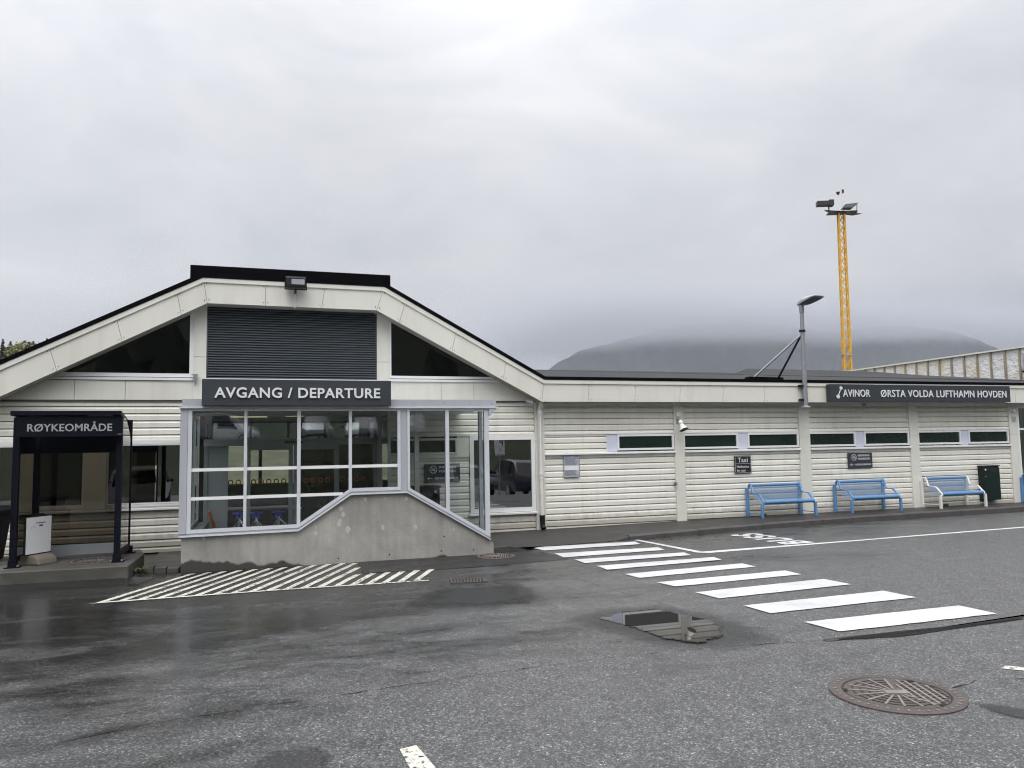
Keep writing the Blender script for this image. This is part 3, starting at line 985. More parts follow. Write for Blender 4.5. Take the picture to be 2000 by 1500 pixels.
# hatched no-stopping area, worn paint
ht = MB()
for i in range(19):
    xb = -1.70 + 0.193*i
    slope = 0.455
    ytop = -2.55 + 0.012*i if i < 13 else -3.52
    if i == 11: ytop = -2.50
    if i == 12: ytop = -2.95
    ybot = -4.29
    wdt = 0.082
    npt = 10
    Lp = []; Rp = []
    for k in range(npt+1):
        u = k/npt; y = ybot+(ytop-ybot)*u
        x = xb + slope*(y-ybot)
        Lp.append((x+random.uniform(-0.006, 0.006), y)); Rp.append((x+wdt+random.uniform(-0.006, 0.006), y))
    ht.sheet(Rp + Lp[::-1], 0.0042 + 0.00001*i, 'paint_worn')
ht.sheet([(-1.76, -4.33), (0.2, -4.315), (1.95, -4.385), (1.96, -4.325), (0.2, -4.255), (-1.62, -4.27)], 0.0052, 'paint_worn')
struct(ht.build('hatched_marking'))
ds = MB()
ds.sheet([(0.714, -9.545), (0.81, -9.52), (0.845, -9.85), (0.86, -10.6), (0.745, -10.6), (0.722, -9.80)], 0.004, 'paint_worn')
ds.sheet([(4.94, -9.575), (5.03, -9.54), (6.0, -10.55), (5.9, -10.62)], 0.004, 'paint_worn')
struct(ds.build('parking_marks'))

# puddles and damp patches
blob('damp_patch', [(2.6, -6.9), (3.2, -6.55), (3.9, -6.6), (4.1, -7.2), (4.25, -8.0), (4.1, -8.5), (3.5, -8.65), (3.0, -8.3), (2.75, -7.6)], 0.0030, 'damp_soft', seed=21, rings=(1.0, 0.85, 0.65, 0.3))
blob('puddle', [(2.92, -6.97), (3.27, -6.82), (3.70, -6.80), (3.86, -7.25), (3.95, -7.58), (3.84, -7.9), (3.70, -8.16), (3.32, -8.32), (3.14, -8.02), (3.08, -7.5)], 0.0038, 'water', seed=3, n=90, jitter=0.04, tilt=0.0062, rings=(1.0, 0.84, 0.66, 0.4))
blob('puddle', [(4.28, -8.47), (4.6, -8.47), (5.1, -8.47), (5.75, -8.50), (6.6, -8.44), (7.4, -8.33), (7.4, -8.38), (6.5, -8.53), (5.6, -8.58), (5.05, -8.63), (4.6, -8.56), (4.3, -8.52)], 0.0045, 'water', seed=4, n=110, rings=(1.0, 0.985, 0.94, 0.5))
blob('damp_patch', [(1.9, -4.7), (3.1, -4.9), (3.0, -6.0), (2.2, -6.4), (1.1, -5.9)], 0.0036, 'damp', seed=6, rings=(1.0, 0.75, 0.5, 0.25))
blob('damp_patch', [(0.02, -9.30), (0.32, -9.32), (0.40, -9.5), (0.34, -9.72), (0.05, -9.75), (-0.1, -9.5)], 0.0036, 'stain', seed=10)
blob('damp_patch', [(-0.25, -9.62), (-0.02, -9.58), (0.0, -9.7), (-0.2, -9.78)], 0.0036, 'stain', seed=11)
blob('puddle', [(4.10, -10.0), (4.24, -10.06), (4.36, -10.35), (4.62, -10.62), (4.5, -10.72), (4.2, -10.5), (4.08, -10.2)], 0.0045, 'damp', seed=12)

def seam(pts, w, z, seed, name='asphalt_seam', mname='dark'):
    rnd = random.Random(seed)
    P = along(pts, 0.07)
    Lp = []; Rp = []
    for i, p in enumerate(P):
        q = P[min(i+1, len(P)-1)]; o = P[max(i-1, 0)]
        d = (q-o).normalized(); nn = Vector((-d.y, d.x))
        j = rnd.uniform(-0.012, 0.012); ww = w*max(0.05, rnd.uniform(-0.25, 1.0))
        Lp.append(tuple(p+nn*(j+ww/2))); Rp.append(tuple(p+nn*(j-ww/2)))
    mbs = MB()
    for i in range(len(P)-1):
        mbs.add([(*Rp[i], z), (*Rp[i+1], z), (*Lp[i+1], z), (*Lp[i], z)], [(0, 1, 2, 3)], mname)
    return struct(mbs.build(name))
seam([(-2.6, -9.0), (-1.35, -8.86), (-0.6, -8.62), (0.8, -8.45), (2.3, -8.32), (3.4, -8.35), (4.4, -8.5), (6.6, -8.5), (9, -8.0)], 0.013, 0.0039, 3)
seam([(4.24, -9.80), (4.6, -9.72), (5.2, -9.9), (6.4, -9.8)], 0.012, 0.0039, 5)
seam([(4.45, -10.55), (4.75, -10.75), (5.1, -10.8)], 0.014, 0.0039, 6)
seam([(3.3, -3.7), (3.65, -4.8), (3.75, -5.9), (3.9, -6.8)], 0.010, 0.0039, 7)

# ------------------------------------------------------------------ manholes and grate
def manhole(x, y, z, r, label, detail=True, group='cast iron manhole covers'):
    t = thing('manhole_cover', label, 'manhole cover', (x, y, z), world=False, group=group)
    fr = MB().lathe([(r, -0.02), (r, 0.008), (r*0.985, 0.012), (r*0.80, 0.012), (r*0.79, 0.004)], (0, 0, 0), 'iron', 48)
    if detail:
        for k in range(40):
            a = 2*pi*k/40+0.05
            fr.bar((r*0.87*cos(a), r*0.87*sin(a), 0.0135), (r*0.93*cos(a), r*0.93*sin(a), 0.0135), 0.012, 0.004, 'iron_lt')
    fr.build('frame', t)
    ld = MB().lathe([(r*0.785, -0.01), (r*0.785, 0.006)], (0, 0, 0), 'iron_dk', 48)
    ld.lathe([(r*0.765, 0.006), (r*0.765, 0.0085)], (0, 0, 0), 'iron', 48)
    if detail:
        # fan of radial ribs on one half, square tread blocks on the other
        for k in range(11):
            a = radians(60+k*22)
            ld.bar((r*0.16*cos(a), r*0.16*sin(a), 0.0105), (r*0.70*cos(a), r*0.70*sin(a), 0.0105), 0.014, 0.006, 'iron_lt')
        for k in range(10):
            a0 = radians(60+k*22)
            for rr in (0.28, 0.40, 0.52, 0.64):
                ld.bar((r*rr*cos(a0+0.05), r*rr*sin(a0+0.05), 0.0095), (r*rr*cos(a0+0.33), r*rr*sin(a0+0.33), 0.0095), 0.010, 0.004, 'iron_dk')
        for k in range(5):
            xx = r*(0.18+0.11*k)
            hh = sqrt(max(0.0, (r*0.70)**2-xx**2))
            ca, sa = cos(radians(-20)), sin(radians(-20))
            y0, y1 = -hh, hh
            if k == 0: y0, y1 = -0.6*hh, 0.6*hh
            p = (xx*ca-y0*sa, xx*sa+y0*ca, 0.0105); q = (xx*ca-y1*sa, xx*sa+y1*ca, 0.0105)
            ld.bar(p, q, 0.016, 0.006, 'iron_lt')
            for j in range(9):
                u = y0+(y1-y0)*(j+0.5)/9
                p = (xx*ca-u*sa, xx*sa+u*ca, 0.0095); q = ((xx+r*0.10)*ca-u*sa, (xx+r*0.10)*sa+u*ca, 0.0095)
                ld.bar(p, q, 0.008, 0.004, 'iron_dk')
        ld.bar((-r*0.16, 0.02, 0.012), (r*0.16, -0.03, 0.012), 0.07, 0.008, 'iron_lt')
        for a in (radians(150), radians(30), radians(-75)):
            ld.bar((r*0.72*cos(a), r*0.72*sin(a), 0.0095), (r*0.80*cos(a), r*0.80*sin(a), 0.0095), 0.05, 0.006, 'dark')
    ld.build('lid', t)
    return t
manhole(3.85, -9.745, 0.0, 0.40, 'large rusty cast iron cover with radial ribs in the foreground asphalt')
manhole(3.30, -2.72, 0.004, 0.29, 'brown manhole cover in the fresh black asphalt at the end of the concrete wall')
manhole(-2.05, -2.22, 0.2, 0.36, 'brown manhole cover set in the concrete platform of the smoking shelter')
dg_ = thing('drain_grate', 'rusty slotted drain grate in the road beside the hatched area', 'drain grate', (2.40, -4.57, 0.0), world=False, rz=radians(-8))
fr = MB()
fr.box(-0.22, 0.22, -0.14, -0.12, -0.01, 0.010, 'iron').box(-0.22, 0.22, 0.12, 0.14, -0.01, 0.010, 'iron').box(-0.22, -0.195, -0.12, 0.12, -0.01, 0.0095, 'iron').box(0.195, 0.22, -0.12, 0.12, -0.01, 0.0095, 'iron')
fr.box(-0.195, 0.195, -0.12, 0.12, -0.01, 0.004, 'dark')
fr.build('frame', dg_)
gr_ = MB()
for k in range(10):
    xx = -0.175+k*0.0389
    gr_.add([(xx-0.009, -0.12, 0.0085), (xx+0.009, -0.12, 0.0085), (xx+0.009+0.02, 0.12, 0.0085), (xx-0.009+0.02, 0.12, 0.0085)], [(0, 1, 2, 3)], 'iron')
gr_.build('grating', dg_)

# ================================================================== TERMINAL BUILDING
TB = thing('terminal_building', 'long cream clad single storey terminal with a raised gable over the entrance', 'building', (5.0, 0.0, 0.0))
PITCH_ = 0.1158
def slats(mb, x0, x1, z0, z1, phase, mname='cream', p=PITCH_):
    """horizontal lapped cladding: every board flares out to a dripping lower edge"""
    k0 = math.floor((z0-phase)/p)-1
    prof = []
    k = k0
    while phase+k*p < z1+p:
        zb_ = phase+k*p
        for dy, dz in ((0.010, 0.0), (0.010, 0.015), (-0.026, 0.0175), (-0.026, 0.088), (-0.011, p-0.0005)):
            prof.append((dy, zb_+dz))
        k += 1
    # clip to z0..z1
    pr = []
    for (ya, za), (yb, zb2) in zip(prof, prof[1:]):
        if zb2 <= z0 or za >= z1: continue
        if za < z0:
            u = (z0-za)/(zb2-za); ya, za = ya+(yb-ya)*u, z0
        if zb2 > z1:
            u = (z1-za)/(zb2-za); yb, zb2 = ya+(yb-ya)*u, z1
        pr.append((ya, za)); pr.append((yb, zb2))
    v = []; f = []
    for i in range(0, len(pr), 2):
        (ya, za), (yb, zb2) = pr[i], pr[i+1]
        o = len(v)
        v += [(x0, ya, za), (x1, ya, za), (x1, yb, zb2), (x0, yb, zb2)]
        f.append((o, o+1, o+2, o+3))
    mb.add(v, f, mname)
    mb.box(x0, x1, 0.012, 0.10, z0, z1, 'joint')

LO = 1.371 - 11*PITCH_            # phase of the boards below the sills
UP = 2.020 - 16*PITCH_            # phase of the boards above the heads
wl = MB()
ZW = 2.47
bays = [(5.09, 7.88), (8.10, 10.88), (11.15, 13.85), (14.10, 16.84)]
strip = {0: [(6.62, 7.87)], 1: [(8.08, 9.37), (9.60, 10.87)], 2: [(11.12, 12.36), (12.59, 13.84)], 3: [(14.08, 15.345), (15.575, 16.81)]}
for i, (a, b) in enumerate(bays):
    slats(wl, a, b, walk_z(a)-0.02, 1.455, LO)
    slats(wl, a, b, 1.865, ZW, UP)
slats(wl, 5.09, 6.395, 1.49, 1.845, 1.552)
# under the gable: left part and right part, and behind the vestibule glass
slats(wl, -9.0, -1.02, 0.02, 0.705, LO); slats(wl, -9.0, -1.02, 1.83, ZW, UP)
slats(wl, 1.93, 4.90, -0.42, 0.39, LO); slats(wl, 1.93, 3.62, 0.39, 1.50, LO); slats(wl, 1.93, 4.90, 1.87, ZW, UP)
rn = random.Random(5)
for i, (a, b) in enumerate(bays):
    for k in range(26):
        z = rn.choice([LO+PITCH_*j for j in range(2, 11)] + [UP+PITCH_*j for j in range(15, 19)])
        x = a+0.12+rn.choice((0.0, 0.83, 1.66, 2.4))*(b-a)/2.76
        if 1.42 < z+0.1 < 1.88: continue
        wl.lathe([(0.006, 0.0), (0.005, -0.004)], (min(x, b-0.05), -0.026, z+0.03), 'joint', 6, 'y')
wl.build('wall', TB, fix=False)

# flat cream panels under the gable with open joints
def panels(mb, xcuts, z0, z1, y0, y1, mname='cream_panel', gap=0.007):
    for a, b in zip(xcuts, xcuts[1:]):
        mb.box(a+gap/2, b-gap/2, y0, y1, z0, z1, mname)
    mb.box(xcuts[0], xcuts[-1], y1, y1+0.01, z0, z1, 'joint')
gp = MB()
panels(gp, [-9, -6.2, -4.6, -2.85, -2.12, -1.10], 2.485, 2.80, -0.06, -0.02)
panels(gp, [2.16, 3.10, 3.72, 5.2], 2.485, 2.87, -0.06, -0.02)
gp.box(-1.10, -0.905, -0.075, 0.0, 2.485, 3.20, 'cream_panel'); gp.box(-1.10, -0.905, -0.075, 0.0, 3.207, 4.06, 'cream_panel')
gp.box(1.935, 2.155, -0.075, 0.0, 2.485, 3.17, 'cream_panel'); gp.box(1.935, 2.155, -0.075, 0.0, 3.177, 4.06, 'cream_panel')
gp.box(-0.905, 1.935, -0.07, 0.0, 2.485, 2.835, 'cream_panel')
gp.box(-9, -1.02, -0.05, 0.0, 2.455, 2.482, 'joint')
gp.box(1.93, 5.0, -0.05, 0.0, 2.455, 2.482, 'joint')
gp.box(3.40, 3.632, -0.03, 0.0, 1.50, 1.832, 'cream_panel')
gp.build('gable_panel', TB)

# fascia: follows the gable and runs on along the wing
topl = [(-30, 2.86), (-4.05, 2.86), (-0.955, 4.485), (2.03, 4.475), (5.0, 2.862), (40, 2.862)]
botl = [(-30, 2.452), (-3.90, 2.452), (-0.886, 4.066), (1.892, 4.056), (4.955, 2.452), (40, 2.452)]
YF0, YF1 = -0.34, -0.30
fa = MB()
def lerp(a, b, u): return (a[0]+(b[0]-a[0])*u, a[1]+(b[1]-a[1])*u)
def cut_seg(i, us, gap=0.006):
    ta, tb = topl[i], topl[i+1]; ba, bb = botl[i], botl[i+1]
    ln_ = max(0.01, sqrt((tb[0]-ta[0])**2+(tb[1]-ta[1])**2))
    g_ = gap/ln_/2
    for u0, u1 in zip(us, us[1:]):
        a = lerp(ba, bb, u0+g_); b = lerp(ba, bb, u1-g_); c = lerp(ta, tb, u1-g_); d = lerp(ta, tb, u0+g_)
        # leave the top trim strip free
        c2 = lerp(c, b, 0.165); d2 = lerp(d, a, 0.165)
        fa.prism_y([a, b, c2, d2], YF0, YF1, 'cream_panel')
    a, b, c, d = ba, bb, tb, ta
    c2 = lerp(c, b, 0.175); d2 = lerp(d, a, 0.175)
    fa.prism_y([d2, c2, c, d], YF0-0.022, YF1, 'cream_panel')
    fa.prism_y([a, b, lerp(c, b, 0.03), lerp(d, a, 0.03)], YF1+0.002, YF1+0.02, 'joint')
    # soffit return
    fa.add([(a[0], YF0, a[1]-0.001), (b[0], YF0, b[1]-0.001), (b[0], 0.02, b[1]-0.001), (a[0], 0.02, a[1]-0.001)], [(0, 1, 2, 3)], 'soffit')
cut_seg(0, [i/26 for i in range(27)])
cut_seg(1, [0, 0.285, 0.585, 0.87, 1])
cut_seg(2, [0, 0.33, 0.66, 1])
cut_seg(3, [0, 0.13, 0.44, 0.755, 1])
cut_seg(4, [0]+[(0.93+0.985*k)/35 for k in range(35)]+[1])
# cover strips at the kinks and screw heads
for (tx, tz), (bx_, bz) in zip(topl[1:5], botl[1:5]):
    pass
for i in (1, 2, 3):
    for u in {1: [0, 0.285, 0.585, 0.87, 1], 2: [0, 0.33, 0.66, 1], 3: [0, 0.13, 0.44, 0.755, 1]}[i]:
        for w_ in (0.12, 0.78):
            for du in (-0.012, 0.012):
                a = lerp(botl[i], botl[i+1], u+du); d = lerp(topl[i], topl[i+1], u+du)
                p = lerp(a, d, w_)
                fa.lathe([(0.008, 0.0), (0.006, -0.004)], (p[0], YF0, p[1]), 'joint', 8, 'y')
for k in range(24):
    x = 5.0+0.93+0.985*k
    for dx in (-0.035, 0.035):
        for z in (2.49, 2.75):
            fa.lathe([(0.006, 0.0), (0.005, -0.003)], (x+dx, YF0, z), 'joint', 6, 'y')
fa.build('fascia', TB)

# roof edge, gable roof, ridge upstand and wing roof
rf = MB()
def off(p, q, d):
    t = Vector((q[0]-p[0], q[1]-p[1])).normalized(); n_ = Vector((-t.y, t.x))
    return n_*d
edge = 0.062
ups = [(-30, 2.86+edge), (-4.07, 2.86+edge), (-1.0, 4.485+0.06), (2.06, 4.475+0.06), (5.02, 2.862+edge), (40, 2.862+edge-0.008)]
for i in range(5):
    a, b = topl[i], topl[i+1]; c, d = ups[i+1], ups[i]
    rf.prism_y([a, b, c, d], YF0-0.03, YF0+0.25, 'black')
# dark upstand box on the ridge
rf.box(-1.155, 2.14, -0.32, 9.0, 4.44, 4.70, 'black')
# gable roof slopes running back
for (a, b) in ((ups[1], ups[2]), (ups[3], ups[4])):
    rf.add([(a[0], YF0+0.25, a[1]-0.004), (b[0], YF0+0.25, b[1]-0.004), (b[0], 12, b[1]-0.004), (a[0], 12, a[1]-0.004)], [(0, 1, 2, 3)], 'felt')
rf.add([(ups[2][0], YF0+0.25, 4.54), (ups[3][0], YF0+0.25, 4.53), (ups[3][0], 12, 4.53), (ups[2][0], 12, 4.54)], [(0, 1, 2, 3)], 'felt')
# wing roof: rises to a ridge 6.5 m back, hipped at the right
E0 = 2.918
rf.add([(4.6, -0.10, E0), (27.0, -0.10, E0), (20.4, 1.9, 3.215), (17.6, 6.6, 3.80), (4.6, 6.6, 3.80)], [(0, 1, 2, 3, 4)], 'felt')
rf.add([(4.6, 6.6, 3.80), (17.6, 6.6, 3.80), (17.6, 12.5, 3.0), (4.6, 12.5, 3.0)], [(0, 1, 2, 3)], 'felt')
# the roof beyond the hip climbs to a higher ridge that falls gently to the right
hp = [(17.6, 6.6, 3.795), (20.4, 1.9, 3.21), (27.0, -0.10, E0-0.01), (26.4, 8.0, 3.83), (22.7, 8.0, 3.97), (20.2, 8.0, 4.08), (15.3, 8.0, 4.10), (14.4, 6.6, 3.795), (14.4, 9.6, 3.7), (15.3, 9.6, 3.9), (26.4, 12, 3.4)]
rf.add(hp, [(0, 1, 4), (1, 3, 4), (1, 2, 3), (0, 4, 5), (0, 5, 6), (0, 6, 7), (7, 6, 9, 8), (6, 5, 4, 3, 10, 9)], 'felt')
rf.add([(-30, -0.10, E0), (-4.0, -0.10, E0), (-4.0, 12, 3.3), (-30, 12, 3.3)], [(0, 1, 2, 3)], 'felt')
rf.build('roof', TB, fix=False)

# pilasters between the bays, corner boards
for (a, b) in ((4.905, 5.09), (7.88, 8.10), (10.88, 11.15), (13.85, 14.10), (16.84, 17.105)):
    pz = walk_z(a)-0.02
    q = MB().box(a, b, -0.062, 0.0, pz, 1.72, 'cream_panel').box(a, b, -0.062, 0.0, 1.724, 2.452, 'cream_panel')
    if a < 5: q.box(5.045, 5.09, -0.075, -0.062, pz, 2.452, 'cream_panel')
    q.build('pilaster', TB)

# head and sill trims of each bay
tr_ = MB()
for i, (a, b) in enumerate(bays):
    tr_.box(a, b, -0.045, 0.0, 1.838, 1.866, 'white')
    tr_.prism_x([(-0.005, 1.496), (-0.085, 1.480), (-0.085, 1.452), (-0.005, 1.456)], a, b+ (0.01 if i < 3 else 0), 'white')
tr_.box(-9.0, -1.02, -0.05, 0.0, 1.765, 1.832, 'white')
tr_.prism_x([(-0.004, 0.80), (-0.055, 0.792), (-0.055, 0.765), (-0.03, 0.765), (-0.03, 0.738), (-0.085, 0.730), (-0.085, 0.702), (-0.004, 0.706)], -9.0, -1.02, 'white')
tr_.box(1.93, 4.905, -0.045, 0.0, 1.830, 1.870, 'cream_panel')
tr_.box(1.95, 3.62, -0.05, 0.0, 1.445, 1.500, 'cream_panel')
tr_.build('trim', TB)

def window(x0, x1, z0, z1, fw, pane, frame='white', y=-0.04, setin=0.025, bars=(), behind=None):
    fr = MB()
    fr.box(x0, x1, y, 0.0, z1-fw, z1, frame).box(x0, x1, y, 0.0, z0, z0+fw, frame)
    fr.box(x0, x0+fw, y, 0.0, z0+fw, z1-fw, frame).box(x1-fw, x1, y, 0.0, z0+fw, z1-fw, frame)
    for bxx in bars: fr.box(bxx-fw/2, bxx+fw/2, y+0.004, 0.0, z0+fw, z1-fw, frame)
    w = fr.build('window', TB)
    pn = MB().add([(x0+fw, y+setin, z0+fw), (x1-fw, y+setin, z0+fw), (x1-fw, y+setin, z1-fw), (x0+fw, y+setin, z1-fw)], [(0, 1, 2, 3)], pane)
    if behind: pn.box(x0+fw, x1-fw, 0.01, 0.03, z0+fw, z1-fw, behind)
    sub(pn.build('pane'), w)
    return w
for i in strip:
    for (a, b) in strip[i]:
        window(a, b, 1.518, 1.830, 0.040, 'glass_green', y=-0.05)
for a, b in ((6.395, 6.618), (9.372, 9.598), (12.362, 12.588), (15.347, 15.573)):
    MB().box(a, b, -0.028, 0.0, 1.497, 1.836, 'lilac').build('window_infill', TB)
# left windows by the smoking shelter
window(-3.88, -2.685, 0.800, 1.765, 0.022, 'glass_dark', y=-0.045)
window(-2.36, -1.03, 0.800, 1.765, 0.022, 'glass_dark', y=-0.045)
window(-6.0, -3.905, 0.800, 1.765, 0.022, 'glass_dark', y=-0.045)
MB().box(-2.682, -2.363, -0.066, -0.002, 0.742, 1.765, 'cream_panel').build('window_infill', TB)
# tall window right of the entrance and the strip behind the vestibule glass
window(3.63, 4.900, 0.42, 1.828, 0.075, 'glass_dark', y=-0.06)
MB().prism_x([(-0.004, 0.42), (-0.10, 0.405), (-0.10, 0.375), (-0.004, 0.38)], 3.60, 4.915, 'white').build('window_sill', TB)
window(1.96, 3.40, 1.505, 1.80, 0.040, 'glass_green', frame='cream_panel', y=-0.05)

# gable triangles
def tri(pts, inner):
    fr = MB()
    n_ = len(pts)
    for i in range(n_):
        a, b = pts[i], pts[(i+1) % n_]; c, d = inner[(i+1) % n_], inner[i]
        fr.prism_y([a, b, c, d], -0.06, 0.0, 'white')
    w = fr.build('window', TB)
    pn = MB().add([(x, -0.035, z) for x, z in inner], [tuple(range(n_))], 'glass_gable')
    pn.prism_y([(x*0.999+0.0005, z) for x, z in inner], 0.02, 0.04, 'interior_dk')  # dark backing panel added behind the glass to keep loft light out
    sub(pn.build('pane'), w)
tri([(-3.22, 2.862), (-1.10, 2.862), (-1.10, 4.0)], [(-3.08, 2.922), (-1.165, 2.922), (-1.165, 3.93)])
tri([(2.155, 2.882), (4.22, 2.882), (2.155, 4.0)], [(2.192, 2.93), (4.06, 2.93), (2.192, 3.93)])
MB().prism_x([(-0.004, 2.862), (-0.085, 2.845), (-0.085, 2.806), (-0.004, 2.812)], -3.30, -1.085, 'white').build('window_sill', TB)
MB().prism_x([(-0.004, 2.880), (-0.085, 2.865), (-0.085, 2.826), (-0.004, 2.832)], 2.14, 4.30, 'white').build('window_sill', TB)

# louvre panel under the gable
lv = MB()
lv.box(-0.905, 1.935, 0.02, 0.03, 2.836, 4.09, 'dark')
nl = 29
for k in range(nl):
    z = 2.850+k*(4.06-2.850)/nl
    h_ = (4.06-2.850)/nl
    lv.prism_x([(-0.060, z), (-0.060, z+h_*0.30), (-0.015, z+h_*0.80), (0.015, z+h_*0.80), (-0.045, z)], -0.89, 1.92, 'louver')
lv.box(-0.905, -0.888, -0.07, 0.02, 2.836, 4.06, 'louver').box(1.918, 1.935, -0.07, 0.02, 2.836, 4.06, 'louver')
lv.box(-0.905, 1.935, -0.074, 0.02, 2.836, 2.848, 'letter')
lv.build('louvre', TB)

# downpipe
dp = MB()
X_ = 4.985
dp.tube([(X_, -0.20, 2.45), (X_, -0.20, 2.40), (X_, -0.125, 2.33), (X_, -0.125, 1.0)], 0.042, 'white_pole', 12)
dp.tube([(X_, -0.125, 1.0), (X_+0.01, -0.125, 0.32)], 0.036, 'white_pole', 12)
for z in (2.24, 1.08): dp.tube([(X_, -0.125, z), (X_, -0.125, z+0.05)], 0.05, 'white_pole', 12)
dp.tube([(X_+0.01, -0.125, 0.34), (X_+0.015, -0.125, 0.14), (X_+0.02, -0.17, 0.09)], 0.05, 'blackplastic', 12)
dp.build('downpipe', TB, smooth=True)

# glazed entrance at the far right edge
ge = MB()
ge.box(17.105, 17.15, -0.06, 0.0, 0.12, 2.452, 'white'); ge.box(17.15, 19.9, -0.06, 0.0, 2.34, 2.452, 'white')
ge.box(17.15, 19.9, -0.05, 0.0, 1.82, 1.865, 'white'); ge.box(18.4, 18.46, -0.05, 0.0, 0.12, 2.34, 'white'); ge.box(19.9, 19.96, -0.06, 0.0, 0.12, 2.452, 'white')
ge.box(17.15, 19.9, -0.05, 0.0, 0.12, 0.50, 'white')
go_ = ge.build('window', TB)
sub(MB().add([(17.15, -0.02, 0.5), (19.9, -0.02, 0.5), (19.9, -0.02, 2.34), (17.15, -0.02, 2.34)], [(0, 1, 2, 3)], 'glass_dark').build('pane'), go_)
rw = MB(); slats(rw, 19.96, 40, 0.10, 2.47, LO); rw.build('wall', TB, fix=False)

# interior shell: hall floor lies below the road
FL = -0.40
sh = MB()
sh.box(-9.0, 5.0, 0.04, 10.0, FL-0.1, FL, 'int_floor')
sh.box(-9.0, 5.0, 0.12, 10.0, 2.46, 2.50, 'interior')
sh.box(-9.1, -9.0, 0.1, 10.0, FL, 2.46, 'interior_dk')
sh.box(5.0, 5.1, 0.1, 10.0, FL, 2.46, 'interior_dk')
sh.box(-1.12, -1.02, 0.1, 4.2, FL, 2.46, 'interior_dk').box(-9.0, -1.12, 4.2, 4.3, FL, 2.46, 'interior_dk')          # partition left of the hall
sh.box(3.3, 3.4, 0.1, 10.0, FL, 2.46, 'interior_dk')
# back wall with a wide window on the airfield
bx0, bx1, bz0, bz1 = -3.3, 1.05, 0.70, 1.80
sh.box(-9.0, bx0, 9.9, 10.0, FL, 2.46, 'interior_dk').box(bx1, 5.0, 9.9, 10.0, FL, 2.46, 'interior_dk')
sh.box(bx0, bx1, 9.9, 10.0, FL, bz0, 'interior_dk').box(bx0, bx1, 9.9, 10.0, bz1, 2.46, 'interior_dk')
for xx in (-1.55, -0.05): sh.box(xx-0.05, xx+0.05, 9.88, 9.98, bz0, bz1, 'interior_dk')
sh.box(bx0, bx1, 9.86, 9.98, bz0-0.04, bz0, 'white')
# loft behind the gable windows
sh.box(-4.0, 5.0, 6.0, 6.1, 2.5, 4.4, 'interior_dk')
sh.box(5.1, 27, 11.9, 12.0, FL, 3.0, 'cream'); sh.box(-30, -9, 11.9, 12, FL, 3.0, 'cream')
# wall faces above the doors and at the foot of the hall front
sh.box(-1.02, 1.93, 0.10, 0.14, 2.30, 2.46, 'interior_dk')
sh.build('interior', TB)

# ------------------------------------------------------------------ entrance vestibule
YV = -2.40
VE = thing('entrance_vestibule', 'grey framed glass entrance porch on a sloping concrete base under the departure sign', 'porch', (1.1, -2.4, 0.0))
cw = MB()
prof = [(-1.03, -0.25), (3.365, -0.25), (3.365, 0.165), (3.30, 0.215), (2.05, 0.965), (1.215, 0.965), (0.49, 0.485), (-1.03, 0.475)]
# cast in bays: shallow joint lines between formwork boards
xj = [-1.03, -0.36, 0.20, 0.62, 1.27, 1.99, 2.50, 3.0, 3.365]
def top_at(x):
    pts = [(-1.03, 0.475), (0.49, 0.485), (1.215, 0.965), (2.05, 0.965), (3.30, 0.215), (3.365, 0.165)]
    for (a, za), (b, zb_) in zip(pts, pts[1:]):
        if x <= b+1e-6: return za+(zb_-za)*(x-a)/(b-a)
    return pts[-1][1]
for a, b in zip(xj, xj[1:]):
    ins = [x for x in (0.49, 1.215, 2.05, 3.30) if a < x < b]
    pts = [(a, -0.25), (b, -0.25), (b, top_at(b))] + [(x, top_at(x)) for x in reversed(ins)] + [(a, top_at(a))]
    cw.prism_y(pts, YV, YV+0.20, 'concrete')
for xx, zz in ((0.30, 0.06), (1.05, 0.07), (1.78, 0.08), (2.55, 0.09), (3.05, 0.08), (2.6, 0.30)):
    cw.lathe([(0.012, 0.0), (0.010, -0.002)], (xx, YV, zz), 'dark', 10, 'y')
cw.box(-1.03, -0.83, YV+0.20, 0.0, -0.25, 0.475, 'concrete')
cw.build('concrete_wall', VE)
# sill flashing on the concrete
sf = MB()
tl = [(-1.06, 0.485), (0.495, 0.497), (1.222, 0.978), (2.045, 0.978), (3.315, 0.222)]
for a, b in zip(tl, tl[1:]):
    sf.prism_y([(a[0], a[1]-0.012), (b[0], b[1]-0.012), (b[0], b[1]+0.004), (a[0], a[1]+0.004)], YV-0.05, YV+0.1, 'alu_lt')
    sf.prism_y([(a[0], a[1]+0.004), (b[0], b[1]+0.004), (b[0], b[1]+0.034), (a[0], a[1]+0.034)], YV-0.006, YV+0.1, 'alu')
sf.build('sill', VE)
fv = MB()
y0, y1 = YV-0.022, YV+0.045
TOPZ = 2.18
def sill(x):
    pts = [(-1.06, 0.519), (0.495, 0.531), (1.222, 1.012), (2.045, 1.012), (3.315, 0.256)]
    for (a, za), (b, zb_) in zip(pts, pts[1:]):
        if x <= b+1e-6: return za+(zb_-za)*(x-a)/(b-a)
    return 0.256
for a, b, dy in ((-1.066, -0.972, -0.004), (-0.968, -0.916, 0.0), (-0.243, -0.202, 0.0), (0.471, 0.52, 0.0), (1.194, 1.238, 0.0), (1.903, 1.949, 0.0), (1.953, 2.044, 0.012), (2.048, 2.086, 0.0), (2.628, 2.684, 0.0), (3.238, 3.311, 0.0)):
    mid = [x for x in (0.495, 1.222, 2.045) if a < x < b]
    fv.prism_y([(a, sill(a))] + [(x, sill(x)) for x in mid] + [(b, sill(b)), (b, TOPZ+0.035), (a, TOPZ+0.035)], y0+dy, y1, 'alu' if (b-a > 0.09) else 'alu_lt')
fv.box(-0.916, 3.238, y0+0.004, y1-0.004, TOPZ, TOPZ+0.034, 'alu_lt')
